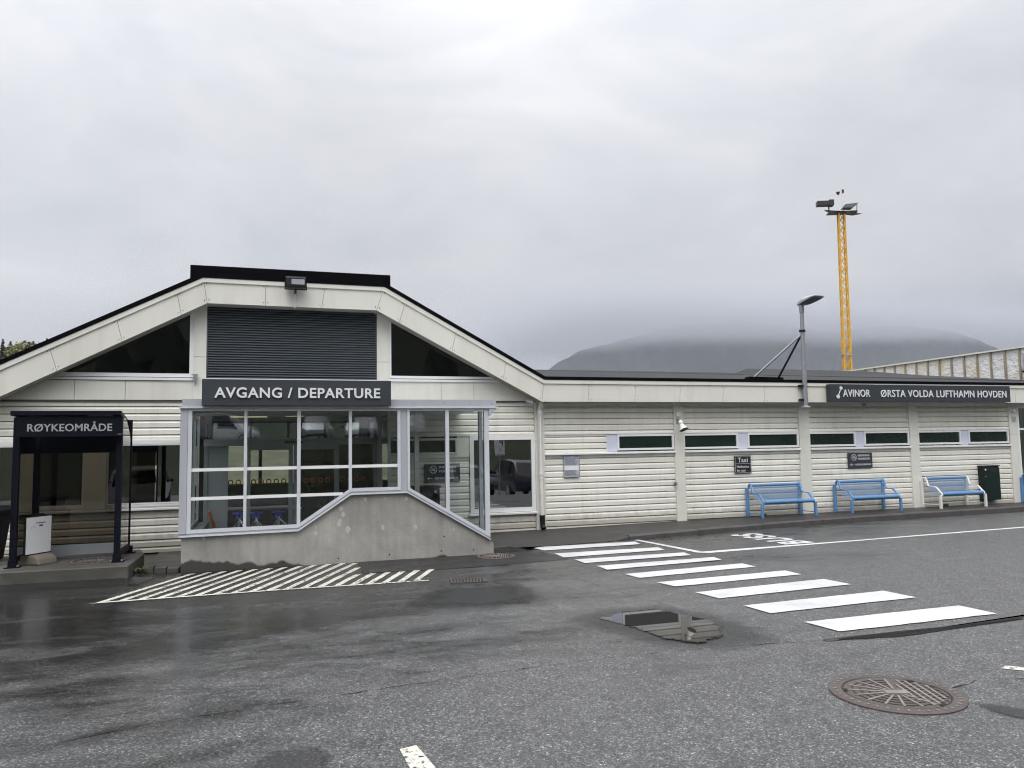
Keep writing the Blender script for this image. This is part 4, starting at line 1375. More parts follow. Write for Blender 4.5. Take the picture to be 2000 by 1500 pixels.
# bottom rails follow the concrete
cells = [(-0.916, -0.243), (-0.202, 0.471), (0.52, 1.194), (1.238, 1.903), (2.086, 2.628), (2.684, 3.238)]
for a, b in cells:
    fv.prism_y([(a, sill(a)), (b, sill(b)), (b, sill(b)+0.048), (a, sill(a)+0.048)], y0+0.003, y1-0.003, 'alu_lt')
fv.build('frame', VE)
for a, b in cells:
    MB().add([(a, YV+0.01, sill(a)+0.046), (b, YV+0.01, sill(b)+0.046), (b, YV+0.01, TOPZ+0.002), (a, YV+0.01, TOPZ+0.002)], [(0, 1, 2, 3)], 'glass').build('pane', VE)
# pale glazing strips across the panes
for a, b in cells[:3]:
    bar = MB()
    xr = b
    if a > 0.5: xr = 0.52+ (0.985-(sill(0.52)+0.048))/((sill(1.194)-sill(0.52))/(1.194-0.52))
    bar.box(a, xr, YV-0.006, YV+0.008, 0.962, 1.006, 'white')
    bar.build('glazing_strip', VE)
for a, b in cells[:4]:
    MB().box(a, b, YV-0.006, YV+0.008, 1.352, 1.396, 'white').build('glazing_strip', VE)
# roof with gutter edge and upstand
vr = MB()
vr.box(-1.09, 3.45, YV-0.06, YV-0.022, 2.216, 2.240, 'alu_lt').box(-1.03, 3.36, YV-0.02, -0.002, 2.216, 2.236, 'white')
vr.box(-1.045, 3.425, YV-0.045, -0.05, 2.2405, 2.345, 'alu')
vr.box(-1.20, -1.05, YV+1.3, YV+1.42, 2.27, 2.31, 'grey_galv')
for xx in (2.15, 2.6, 3.0, 3.36): vr.lathe([(0.008, 0.0), (0.006, -0.004)], (xx, YV-0.045, 2.29), 'grey_galv', 8, 'y')
# shaped gutter end
vr.prism_y([(3.312, 2.216), (3.43, 2.216), (3.415, 2.18), (3.37, 2.165), (3.35, 2.11), (3.32, 2.10), (3.312, 2.12)], YV-0.05, YV+0.1, 'alu')
vr.build('roof', VE)
# side walls and rear posts of the covered ramp
sg = MB()
for yy in (-2.36, -1.62, -0.85, -0.10): sg.box(-1.03, -0.985, yy-0.025, yy+0.025, 0.48, 2.21, 'alu_lt')
sg.box(-1.03, -0.985, -2.36, -0.05, 0.48, 0.53, 'alu_lt').box(-1.03, -0.985, -2.36, -0.05, 2.15, 2.21, 'alu_lt')
sg.build('side_frame', VE)
sg = MB()
for yy in (-2.30, -1.30, -0.38, -0.30, -0.14, -0.05): sg.box(1.93, 1.975, yy-0.022, yy+0.022, FL+0.1, 2.21, 'alu_lt')
sg.build('side_frame', VE)
sg = MB()
sg.box(2.31, 2.38, -1.63, -1.57, 0.0, 2.21, 'white')
sg.build('post', VE)
MB().box(3.37, 3.43, -1.63, -1.57, 0.03, 2.21, 'alu').build('post', VE)
MB().add([(-1.005, -2.36, 0.5), (-1.005, -0.05, 0.5), (-1.005, -0.05, 2.18), (-1.005, -2.36, 2.18)], [(0, 1, 2, 3)], 'glass').build('pane', VE)
MB().add([(1.952, -1.30, FL), (1.952, -0.05, FL), (1.952, -0.05, 2.2), (1.952, -1.30, 2.2)], [(0, 1, 2, 3)], 'glass').build('pane', VE)
# floor and descending ramp
rp = MB()
rp.box(-0.83, 1.95, YV+0.20, 0.04, FL-0.08, FL, 'int_floor')
rp.add([(1.95, YV+0.20, FL), (3.37, YV+0.20, 0.03), (3.37, 0.0, 0.045), (1.95, 0.0, FL)], [(0, 1, 2, 3)], 'pavers')
rp.build('ramp', VE)

# automatic doors in the wall behind the porch
AD = thing('automatic_door', 'grey sliding glass doors with a long header seen through the porch glass', 'door', (0.5, 0.0, FL))
hd = MB().box(-0.92, 1.93, -0.13, 0.02, 1.712, 1.828, 'alu').box(0.36, 0.66, -0.15, -0.13, 1.745, 1.772, 'blackplastic')
hd.build('header', AD)
df = MB()
for a, b in ((-0.92, -0.86), (-0.60, -0.54), (-0.235, -0.185), (0.432, 0.505), (0.515, 0.60), (1.195, 1.275), (1.88, 1.93)):
    df.box(a, b, -0.05, 0.03, FL, 1.712, 'alu')
df.box(-0.185, 0.432, -0.045, 0.025, 1.635, 1.712, 'alu').box(0.60, 1.195, -0.045, 0.025, 1.635, 1.712, 'alu')
df.box(-0.86, 1.88, -0.04, 0.02, FL, FL+0.09, 'alu')
df.build('frame', AD)
for a, b in ((-0.54, -0.235), (-0.185, 0.432), (0.60, 1.195), (1.275, 1.88)):
    MB().add([(a, -0.01, FL+0.09), (b, -0.01, FL+0.09), (b, -0.01, 1.70), (a, -0.01, 1.70)], [(0, 1, 2, 3)], 'glass').build('pane', AD)
MB().add([(-0.92, -0.02, 1.828), (1.93, -0.02, 1.828), (1.93, -0.02, 2.31), (-0.92, -0.02, 2.31)], [(0, 1, 2, 3)], 'glass_dark').build('clerestory', AD)
MB().box(-0.86, -0.60, -0.03, 0.0, FL, 1.712, 'alu').build('side_panel', AD)
# row of orange safety rings on the glass
rg = MB()
for k in range(19):
    x = -0.50+k*0.122
    if abs(x-0.52) < 0.1 or 0.40 < x < 0.6 or 1.17 < x < 1.3: continue
    seg = 14; v = []; f = []
    for j in range(seg):
        a = 2*pi*j/seg
        for r_ in (0.046, 0.026): v.append((x+r_*cos(a), -0.018, 1.105+r_*sin(a)))
    for j in range(seg):
        j2 = (j+1) % seg
        f.append((2*j, 2*j2, 2*j2+1, 2*j+1))
    rg.add(v, f, 'orange')
rg.build('safety_sticker', AD)

# ------------------------------------------------------------------ things inside the hall
def ceiling_lamp(x, y, z, l, label):
    t = thing('ceiling_lamp', label, 'lamp', (x, y, z), world=False, group='ceiling lamps in the hall')
    MB().box(-l/2-0.03, l/2+0.03, -0.10, 0.10, 0.0, 0.05, 'white').build('housing', t)
    MB().box(-l/2, l/2, -0.08, 0.08, -0.03, 0.0, 'lamp_on').build('diffuser', t)
ceiling_lamp(-0.28, 3.6, 2.38, 0.75, 'longer warm lit ceiling lamp seen through the porch glass')
ceiling_lamp(0.70, 4.6, 2.44, 0.40, 'shorter warm lit ceiling lamp right of the longer one')

def trolley(x, y, rz, label):
    t = thing('luggage_trolley', label, 'trolley', (x, y, FL), world=False, group='luggage trolleys in the hall', rz=rz)
    fr = MB()
    fr.tube([(0, 0, 0.12), (0, 0.03, 0.5), (0, 0.05, 0.80)], 0.024, 'chrome', 8)
    fr.tube([(-0.26, 0.0, 0.13), (0.26, 0.0, 0.13)], 0.018, 'chrome').tube([(0, 0, 0.12), (0, 0.65, 0.12)], 0.02, 'chrome')
    fr.tube([(-0.26, 0.05, 0.13), (-0.20, 0.62, 0.12), (0.20, 0.62, 0.12), (0.26, 0.05, 0.13)], 0.014, 'chrome')
    fr.build('frame', t, smooth=True)
    t.scale = (0.85, 0.85, 1.2)
    bk = MB()
    for z in (0.47, 0.55, 0.63):
        s_ = 0.16+ (0.72-z)*0.35
        bk.tube([(-s_, -0.02, z), (-s_, -0.20, z), (s_, -0.20, z), (s_, -0.02, z)], 0.007, 'chrome', 5)
    for xx in (-0.24, -0.12, 0, 0.12, 0.24): bk.tube([(xx, -0.20, 0.46), (xx*0.75, -0.20, 0.64), (0, 0.0, 0.78)], 0.006, 'chrome', 5)
    bk.build('basket', t)
    MB().tube([(-0.12, 0.06, 0.85), (0.12, 0.06, 0.85)], 0.022, 'trolley_blue', 8).tube([(-0.05, 0.05, 0.78), (0.0, 0.05, 0.88), (0.05, 0.05, 0.78)], 0.03, 'trolley_blue', 8).build('handle', t, smooth=True)
    for xx, yy in ((-0.22, 0.05), (0.22, 0.05), (0, 0.62)):
        MB().lathe([(0.06, -0.015), (0.06, 0.015)], (xx, yy, 0.06), 'rubber', 14, 'x').build('wheel', t)
trolley(-0.335, -0.60, 0.1, 'blue handled luggage trolley, first from the left behind the doors')
trolley(-0.085, -0.65, -0.05, 'blue handled luggage trolley, middle one behind the doors')
trolley(0.268, -0.60, 0.15, 'blue handled luggage trolley, last to the right behind the doors')

# orange snow scoop leaning in the porch
sc_ = thing('snow_scoop', 'orange snow scoop leaning in the left corner of the porch', 'snow scoop', (-0.72, -0.9, FL), world=False)
MB().tube([(-0.02, 0.25, 0.05), (0.06, 0.18, 0.55), (0.03, 0.10, 0.80), (-0.06, 0.02, 1.10)], 0.028, 'orange', 8).build('handle', sc_, smooth=True)
MB().prism_x([(0.30, 0.0), (0.33, 0.0), (0.20, 0.45), (0.16, 0.45)], -0.12, 0.30, 'orange').prism_x([(0.30, 0.0), (0.30, 0.03), (0.0, 0.03), (0.0, 0.0)], -0.12, 0.30, 'orange').build('pan', sc_)

# table and counter at the back of the hall, with a person sitting at the table
tb = thing('waiting_table', 'long dark table in the hall behind the trolleys', 'table', (-0.3, 5.0, FL), world=False)
MB().box(-1.5, 1.6, -0.4, 0.4, 0.70, 0.74, 'paper').build('tabletop', tb)
for xx in (-1.4, 1.5):
    for yy in (-0.33, 0.33):
        MB().box(xx-0.03, xx+0.03, yy-0.03, yy+0.03, 0.0, 0.70, 'blackplastic').build('leg', tb)
cn = thing('service_counter', 'dark service counter along the right side of the hall', 'counter', (2.3, 5.5, FL), world=False)
MB().box(-0.7, 0.8, -0.5, 0.5, 0.0, 1.0, 'interior_dk').box(-0.2, 0.1, -0.52, -0.5, 0.55, 0.85, 'tail_red').build('body', cn)
MB().box(-0.75, 0.85, -0.55, 0.55, 1.0, 1.04, 'interior').build('top', cn)

def person():
    t = thing('person', 'person in dark clothes sitting bent over the table inside the hall', 'person', (1.05, 3.9, FL), world=False)
    ch = bpy.data.meshes.new('body')
    V = [((0, 0, 0.50), 0.15), ((0, 0.05, 0.72), 0.14), ((0, 0.12, 0.92), 0.16), ((0, 0.19, 1.06), 0.075), ((0, 0.22, 1.14), 0.06),
         ((0.17, 0.13, 1.00), 0.065), ((0.24, 0.28, 0.82), 0.05), ((0.12, 0.50, 0.79), 0.04), ((-0.17, 0.13, 1.00), 0.065), ((-0.24, 0.28, 0.82), 0.05), ((-0.12, 0.50, 0.79), 0.04),
         ((0.10, 0.06, 0.48), 0.10), ((0.12, 0.45, 0.50), 0.075), ((0.12, 0.43, 0.10), 0.05), ((0.12, 0.55, 0.04), 0.04), ((-0.10, 0.06, 0.48), 0.10), ((-0.12, 0.45, 0.50), 0.075), ((-0.12, 0.43, 0.10), 0.05), ((-0.12, 0.55, 0.04), 0.04)]
    Ed = [(0, 1), (1, 2), (2, 3), (3, 4), (2, 5), (5, 6), (6, 7), (2, 8), (8, 9), (9, 10), (0, 11), (11, 12), (12, 13), (13, 14), (0, 15), (15, 16), (16, 17), (17, 18)]
    ch.from_pydata([p for p, r in V], Ed, [])
    o = bpy.data.objects.new('body', ch); COL.objects.link(o); o.parent = t
    sk = o.modifiers.new('skin', 'SKIN')
    for i, (p, r) in enumerate(V):
        ch.skin_vertices[0].data[i].radius = (r, r)
    ch.skin_vertices[0].data[0].use_root = True
    ss = o.modifiers.new('sub', 'SUBSURF'); ss.levels = 1; ss.render_levels = 1
    ch.materials.append(M['cloth'])
    hb = MB()
    hb.lathe([(0.02, -0.13), (0.06, -0.10), (0.082, -0.03), (0.085, 0.04), (0.06, 0.10), (0.02, 0.125)], (0, 0.25, 1.26), 'skin', 16)
    hb.lathe([(0.005, -0.02), (0.014, 0.0), (0.008, 0.03)], (0, 0.335, 1.25), 'skin', 8)
    hb.build('head', t, smooth=True)
    MB().lathe([(0.088, 0.0), (0.093, 0.05), (0.07, 0.11), (0.02, 0.14)], (0, 0.235, 1.255), 'hair', 16).build('hair', t, smooth=True)
    for s_ in (-1, 1):
        hd_ = MB().tube([(s_*0.12, 0.50, 0.79), (s_*0.10, 0.57, 0.78)], [0.035, 0.038], 'skin', 8)
        for k in range(4):
            xx = s_*(0.075+0.016*k)
            hd_.tube([(xx, 0.56, 0.782), (xx-0.004*s_, 0.61, 0.79), (xx-0.006*s_, 0.64, 0.775)], [0.009, 0.008, 0.006], 'skin', 6)
        hd_.tube([(s_*0.07, 0.53, 0.78), (s_*0.045, 0.57, 0.785)], [0.011, 0.008], 'skin', 6)
        hd_.build('hand', t, smooth=True)
    cs = thing('chair', 'dark chair under the person in the hall', 'chair', (1.05, 3.9, FL), world=False)
    MB().box(-0.22, 0.22, -0.2, 0.24, 0.36, 0.40, 'blackplastic').build('seat', cs)
    for xx in (-0.2, 0.2):
        for yy in (-0.18, 0.22): MB().tube([(xx, yy, 0), (xx, yy, 0.36)], 0.014, 'blackplastic').build('leg', cs)
    MB().box(-0.22, 0.22, -0.23, -0.20, 0.40, 0.80, 'blackplastic').build('backrest', cs)
person()

# ------------------------------------------------------------------ SIGNS
sg1 = thing('departure_sign', 'wide slate sign reading AVGANG / DEPARTURE above the porch', 'sign', (0.5, -2.5, 2.25))
MB().box(-0.79, 1.787, -2.56, -2.46, 2.248, 2.612, 'sign').build('board', sg1, bevel=0.004)
lt = MB()
text_into(lt, 'AVGANG / DEPARTURE', -0.630, 2.355, 0.142, 'letter', -2.562, width=2.256, depth=0.025, bold=0.022, spacing=1.08)
lt.build('lettering', sg1)

sg2 = thing('airport_name_sign', 'long slate sign reading ORSTA VOLDA LUFTHAMN HOVDEN with a small logo panel on the fascia', 'sign', (14, -0.45, 2.46))
sg2['label'] = 'long slate sign reading AVINOR ØRSTA VOLDA LUFTHAMN HOVDEN on the fascia'
MB().box(11.37, 12.552, -0.48, -0.365, 2.462, 2.830, 'sign').box(12.558, 16.43, -0.47, -0.365, 2.462, 2.828, 'sign').build('board', sg2, bevel=0.004)
lt = MB()
text_into(lt, 'AVINOR', 11.695, 2.562, 0.153, 'letter', -0.482, width=0.71, depth=0.012, bold=0.010, spacing=1.06)
text_into(lt, 'ØRSTA VOLDA LUFTHAMN HOVDEN', 12.70, 2.562, 0.153, 'letter', -0.472, width=3.60, depth=0.012, bold=0.010, spacing=1.08)
lt.build('lettering', sg2)
lg = MB()
for (x, z, r) in ((11.645, 2.745, 0.034), (11.560, 2.562, 0.040)):
    lg.lathe([(r, 0.0), (r, -0.02)], (x, -0.482, z), 'letter', 20, 'y')
lg.bar((11.645, -0.492, 2.745), (11.560, -0.492, 2.562), 0.014, 0.014, 'letter', up=(0, 1, 0))
lg.build('logo', sg2)

sg3 = thing('taxi_sign', 'black taxi stand sign on the wall above the first blue bench', 'sign', (9.45, -0.04, 1.0))
MB().box(9.255, 9.655, -0.055, -0.036, 0.998, 1.362, 'signblack').build('board', sg3, bevel=0.004)
lt = MB()
text_into(lt, 'Taxi', 9.335, 1.225, 0.095, 'letter', -0.0555, width=0.235, depth=0.003, bold=0.006)
text_into(lt, 'Haldeplass', 9.305, 1.115, 0.045, 'letter', -0.0555, width=0.29, depth=0.003, bold=0.004)
text_into(lt, 'for taxi', 9.305, 1.035, 0.045, 'letter', -0.0555, width=0.20, depth=0.003, bold=0.004)
lt.build('lettering', sg3)
lt = MB()
lt.box(9.275, 9.635, -0.058, -0.0555, 1.195, 1.199, 'letter')
for a, b, c, d in ((9.268, 9.642, 1.345, 1.349), (9.268, 9.642, 1.011, 1.015)): lt.box(a, b, -0.0575, -0.0555, c, d, 'letter')
for x in (9.268, 9.638): lt.box(x, x+0.004, -0.0575, -0.0555, 1.015, 1.345, 'letter')
lt.build('border', sg3)

def smoke_sign(x0, x1, z0, z1, y, label):
    t = thing('no_smoking_sign', label, 'sign', ((x0+x1)/2, y, z0), group='dark no smoking signs')
    MB().box(x0, x1, y-0.02, y, z0, z1, 'sign').build('board', t, bevel=0.003)
    w, h = x1-x0, z1-z0
    lt = MB()
    yy = y-0.0205
    text_into(lt, 'RØYKING', x0+0.41*w, z0+0.76*h, 0.125*h, 'letter', yy, width=0.47*w, depth=0.003, bold=0.014)
    text_into(lt, 'FORBODE', x0+0.41*w, z0+0.54*h, 0.125*h, 'letter', yy, width=0.48*w, depth=0.003, bold=0.014)
    text_into(lt, 'RØYKEOMRÅDE', x0+0.29*w, z0+0.16*h, 0.115*h, 'letter', yy, width=0.65*w, depth=0.003, bold=0.006)
    lt.bar((x0+0.08*w, yy-0.002, z0+0.215*h), (x0+0.21*w, yy-0.002, z0+0.215*h), 0.008, 0.003, 'letter', up=(0, 1, 0))
    for s_ in (-1, 1): lt.bar((x0+0.08*w, yy-0.002, z0+0.215*h), (x0+0.125*w, yy-0.002, z0+(0.215+s_*0.085)*h), 0.008, 0.003, 'letter', up=(0, 1, 0))
    lt.build('lettering', t)
    ic = MB()
    cx, cz, r = x0+0.24*w, z0+0.70*h, 0.105*w
    seg = 28; v = []; f = []
    for j in range(seg):
        a = 2*pi*j/seg
        for q in (r, r*0.86): v.append((cx+q*cos(a), yy-0.003, cz+q*sin(a)))
    for j in range(seg):
        j2 = (j+1) % seg; f.append((2*j, 2*j2, 2*j2+1, 2*j+1))
    ic.add(v, f, 'letter')
    ic.bar((cx-r*0.68, yy-0.004, cz+r*0.68), (cx+r*0.68, yy-0.004, cz-r*0.68), 0.009, 0.003, 'letter', up=(0, 1, 0))
    ic.box(cx-r*0.62, cx+r*0.42, yy-0.0025, yy, cz-r*0.22, cz-r*0.04, 'letter')
    ic.tube([(cx+r*0.5, yy-0.002, cz-r*0.02), (cx+r*0.45, yy-0.002, cz+r*0.25), (cx+r*0.2, yy-0.002, cz+r*0.3), (cx+r*0.2, yy-0.002, cz+r*0.5)], 0.004, 'letter', 5)
    ic.build('pictogram', t)
smoke_sign(12.117, 12.765, 1.040, 1.365, -0.038, 'dark no smoking sign on the wall above the second blue bench')
smoke_sign(2.785, 3.440, 1.005, 1.335, -0.038, 'dark no smoking sign on the wall behind the right porch glass')

nb = thing('notice_board', 'grey framed printed notice on the cladding right of the downpipe', 'notice', (5.64, -0.04, 1.02))
MB().box(5.475, 5.803, -0.052, -0.036, 1.021, 1.441, 'notice').box(5.475, 5.803, -0.056, -0.05, 1.021, 1.032, 'grey_galv').box(5.475, 5.803, -0.056, -0.05, 1.430, 1.441, 'grey_galv').box(5.475, 5.484, -0.056, -0.05, 1.032, 1.430, 'grey_galv').box(5.794, 5.803, -0.056, -0.05, 1.032, 1.430, 'grey_galv').build('board', nb)
pr = MB()
for k in range(22):
    z = 1.385-k*0.0155
    if 9 <= k <= 14:
        continue
    pr.box(5.50, 5.50+random.uniform(0.2, 0.28), -0.0535, -0.052, z, z+0.006, 'ink')
pr.box(5.50, 5.62, -0.0535, -0.052, 1.405, 1.416, 'ink').box(5.68, 5.78, -0.0535, -0.052, 1.405, 1.416, 'ink')
pr.box(5.49, 5.788, -0.0533, -0.052, 1.155, 1.24, 'paper')
pr.build('printing', nb)

# ------------------------------------------------------------------ fittings on the wall
hs = thing('horn_loudspeaker', 'white horn loudspeaker pointing down on the first pilaster of the wing', 'loudspeaker', (7.98, -0.1, 1.95))
MB().tube([(7.96, -0.062, 2.10), (7.955, -0.16, 2.09), (7.955, -0.20, 2.06)], 0.014, 'grey_galv', 6).box(7.93, 7.98, -0.075, -0.062, 2.03, 2.13, 'grey_galv').build('bracket', hs)
hn = MB()
ax_a, ax_b = Vector((7.93, -0.20, 2.085)), Vector((7.965, -0.285, 1.905))
d_ = (ax_b-ax_a)
hn.tube([ax_a, ax_a+d_*0.3, ax_a+d_*0.36, ax_a+d_*0.7, ax_a+d_*0.95, ax_b], [0.045, 0.05, 0.032, 0.06, 0.092, 0.10], 'white_pole', 20)
hn.build('horn', hs, smooth=True)
MB().tube([ax_b-d_*0.02, ax_b+d_*0.012], 0.088, 'blackplastic', 20).build('mouth', hs)
jb = MB().box(7.915, 8.00, -0.115, -0.063, 2.175, 2.265, 'white').box(7.93, 7.985, -0.12, -0.115, 2.19, 2.25, 'cream_panel').build('junction_box')
tag(jb, 'small white junction box on the pilaster above the horn loudspeaker', 'junction box')
wt = thing('wall_tap', 'small metal water tap at the right edge of the first cladding bay', 'tap', (7.85, -0.06, 0.83))
MB().tube([(7.86, -0.05, 0.84), (7.86, -0.13, 0.84), (7.86, -0.14, 0.80)], 0.016, 'grey_galv', 8).lathe([(0.035, -0.012), (0.035, 0.0)], (7.86, -0.06, 0.84), 'grey_galv', 10, 'y').build('spout', wt)
MB().bar((7.80, -0.12, 0.865), (7.87, -0.12, 0.865), 0.02, 0.01, 'grey_galv').build('handle', wt)
w2 = thing('flag_bracket', 'small grey metal bracket with spout on the gable corner left of the departure sign', 'bracket', (-1.07, -0.08, 2.75))
MB().bar((-1.12, -0.13, 2.90), (-1.02, -0.13, 2.90), 0.05, 0.018, 'grey_galv').tube([(-1.065, -0.13, 2.89), (-1.065, -0.13, 2.78)], [0.03, 0.024], 'grey_galv', 8).tube([(-1.065, -0.13, 2.78), (-1.065, -0.13, 2.70)], [0.012, 0.005], 'grey_galv', 6).box(-1.09, -1.04, -0.12, -0.076, 2.80, 2.88, 'grey_galv').build('body', w2)
cmr = thing('security_camera', 'small grey camera under the gable end beside the downpipe', 'camera', (4.74, -0.2, 2.45))
MB().bar((4.70, -0.20, 2.475), (4.80, -0.30, 2.435), 0.05, 0.045, 'grey_galv').build('body', cmr)
MB().tube([(4.76, -0.22, 2.46), (4.76, -0.07, 2.50)], 0.012, 'grey_galv').build('bracket', cmr)
sl_ = thing('sign_light', 'small grey lamp under the fascia below the logo panel', 'lamp', (12.45, -0.2, 2.38))
MB().tube([(12.47, -0.22, 2.452), (12.47, -0.22, 2.42), (12.47, -0.26, 2.36)], [0.045, 0.045, 0.035], 'grey_galv', 10).build('body', sl_, smooth=True)
sn = thing('wall_sensor', 'small white dome sensor on the last pilaster near the glazed entrance', 'sensor', (16.96, -0.07, 2.27))
MB().lathe([(0.045, 0.0), (0.045, -0.03), (0.03, -0.06), (0.01, -0.07)], (16.96, -0.062, 2.28), 'white', 14, 'y').build('body', sn, smooth=True)
pk = MB().box(16.92, 17.04, -0.075, -0.062, 2.02, 2.14, 'lamp_grey').build('keypad')
tag(pk, 'flat grey plate below the dome sensor on the last pilaster', 'plate')

fl = thing('floodlight', 'black floodlight on the gable fascia above the louvre', 'floodlight', (0.5, -0.5, 4.3))
hb = MB().prism_x([(-0.62, 4.50), (-0.60, 4.53), (-0.44, 4.53), (-0.40, 4.46), (-0.42, 4.36), (-0.60, 4.345), (-0.63, 4.37)], 0.345, 0.675, 'blackplastic')
hb.build('housing', fl, bevel=0.008)
MB().add([(0.44, -0.634, 4.39), (0.65, -0.634, 4.39), (0.65, -0.629, 4.48), (0.44, -0.629, 4.48)], [(0, 1, 2, 3)], 'grey_galv').build('lens', fl)
MB().box(0.33, 0.345, -0.57, -0.50, 4.33, 4.44, 'blackplastic').box(0.675, 0.69, -0.57, -0.50, 4.33, 4.44, 'blackplastic').box(0.33, 0.69, -0.56, -0.52, 4.315, 4.33, 'blackplastic').tube([(0.51, -0.54, 4.32), (0.51, -0.34, 4.30)], 0.02, 'blackplastic').tube([(0.51, -0.36, 4.31), (0.505, -0.352, 4.04)], 0.009, 'white_pole').build('bracket', fl)

# ------------------------------------------------------------------ street lamp fixed to the fascia
lp = thing('street_lamp', 'grey lamp post bolted to the fascia with two braces down to the roof', 'street lamp', (10.79, -0.42, 2.37))
po = MB().tube([(10.785, -0.42, 2.36), (10.79, -0.42, 3.35), (10.80, -0.42, 4.36)], [0.052, 0.048, 0.040], 'grey_galv', 12).tube([(10.80, -0.42, 4.34), (10.80, -0.42, 4.50)], [0.05, 0.056], 'grey_galv', 12)
po.tube([(10.79, -0.42, 3.93), (10.79, -0.42, 3.97)], 0.066, 'blackplastic', 12)
for z in (2.49, 2.78): po.box(10.66, 10.84, -0.44, -0.36, z-0.015, z+0.03, 'blackplastic')
po.lathe([(0.11, -0.02), (0.04, 0.03)], (10.785, -0.42, 2.36), 'grey_galv', 12)
po.build('pole', lp, smooth=True)
lh = MB()
# flat tapered LED head reaching out over the road, tipped up a little
axd = Vector((0.10, -0.96, 0.20)).normalized(); sd_ = Vector((0.96, 0.10, 0.0)).normalized()
upn = sd_.cross(axd).normalized()
if upn.z < 0: upn = -upn
base = Vector((10.86, -0.40, 4.53))
rows = [(-0.10, 0.08, 0.0, 0.06), (0.0, 0.12, -0.015, 0.10), (0.10, 0.15, -0.02, 0.11), (0.28, 0.165, -0.02, 0.07), (0.42, 0.16, -0.015, 0.04), (0.46, 0.13, -0.005, 0.025)]
v = []; f = []
for (s_, w_, zb_, zt) in rows:
    c = base+axd*s_
    for a, h_ in ((-1, zb_), (1, zb_), (1, zb_+(zt-zb_)*0.45), (0.62, zt), (-0.62, zt), (-1, zb_+(zt-zb_)*0.45)):
        v.append(c+sd_*(a*w_)+upn*h_)
for i in range(len(rows)-1):
    for k in range(6):
        k2 = (k+1) % 6
        f.append((i*6+k, i*6+k2, i*6+6+k2, i*6+6+k))
f.append((0, 1, 2, 3, 4, 5)); f.append(tuple(30+k for k in range(6)))
lh.add(v, f, 'lamp_grey')
lh.build('lamp_head', lp, smooth=True, bevel=0.01)
c0 = base+axd*0.08-upn*0.026; c1 = base+axd*0.41-upn*0.024
MB().add([c0-sd_*0.13, c0+sd_*0.13, c1+sd_*0.12, c1-sd_*0.12], [(0, 1, 2, 3)], 'louver').build('lens', lp)
for q in ((10.0, 0.20, 3.02), (10.72, 0.34, 3.03)):
    MB().tube([(10.785, -0.40, 3.88), q], 0.022, 'grey_galv' if q[0] < 10.3 else 'blackplastic', 8).build('brace', lp)
MB().prism_z([(9.85, 0.15), (10.78, 0.25), (10.85, 0.50), (9.9, 0.40)], 2.95, 3.03, 'black').build('base_plate', lp)

# ------------------------------------------------------------------ benches
BG = 'wire seat benches along the terminal wall'
def bench(frame, label):
    t = thing('bench', label, 'bench', (0, 0, 0), world=False, group=BG)
    HL = 0.64
    for s_ in (-1, 1):
        x = s_*HL
        lg_ = MB().box(x-0.027, x+0.027, -0.02, 0.035, 0.0, 0.585, frame); lg_.build('leg', t, bevel=0.006)
        lg_ = MB().box(x-0.024, x+0.024, -0.505, -0.455, 0.0, 0.285, frame); lg_.build('leg', t, bevel=0.006)
        sf_ = MB()
        xi = x - s_*0.04
        sf_.tube([(xi, 0.008, 0.57), (xi, 0.005, 0.62), (xi, -0.02, 0.655), (xi, -0.06, 0.66), (xi, -0.09, 0.62), (xi, -0.125, 0.50), (xi, -0.15, 0.475)], 0.022, frame, 8)
        sf_.tube([(xi, -0.15, 0.475), (xi, -0.19, 0.47), (xi, -0.30, 0.468), (xi, -0.33, 0.455)], 0.011, frame, 6)
        sf_.tube([(xi, -0.32, 0.465), (xi, -0.36, 0.445), (xi, -0.45, 0.355), (xi, -0.49, 0.325), (xi, -0.495, 0.30), (xi, -0.48, 0.27)], 0.022, frame, 8)
        sf_.build('armrest', t, smooth=True)
        MB().tube([(x, 0.0, 0.075), (x, -0.48, 0.085)], 0.009, frame, 6).build('stretcher', t)
    W_ = HL-0.06
    # perforated sheet: back, curve, seat
    prof = [(-0.070, 0.63), (-0.100, 0.52), (-0.130, 0.42), (-0.155, 0.345), (-0.185, 0.315), (-0.24, 0.305), (-0.36, 0.312), (-0.455, 0.325)]
    v = []; f = []
    for y, z in prof: v += [(-W_, y, z), (W_, y, z)]
    for i in range(len(prof)-1): f.append((2*i, 2*i+1, 2*i+3, 2*i+2))
    MB().add(v, f, 'perf').build('seat_shell', t, smooth=True)
    MB().tube([(-W_, -0.055, 0.638), (W_, -0.055, 0.638)], 0.030, 'blue', 10).build('back_rail', t, smooth=True)
    MB().tube([(-W_, -0.470, 0.318), (W_, -0.470, 0.318)], 0.042, 'blue', 12).build('front_rail', t, smooth=True)
    return t
b1 = bench('blue', 'all blue bench below the taxi sign, partly in front of a pilaster')
b1.location = (10.14, -0.10, 0.112)
b2 = copy_tree(b1); b2.location = (12.33, -0.10, 0.118)
b2['label'] = 'all blue bench below the no smoking sign on the wing wall'
b4 = copy_tree(b1); b4.location = (17.70, -0.10, 0.12)
b4['label'] = 'blue bench cut off by the right edge of the photo'
b3 = bench('bench_white', 'bench with white legs and armrests beside the dark green bin')
b3.location = (14.70, -0.10, 0.12)

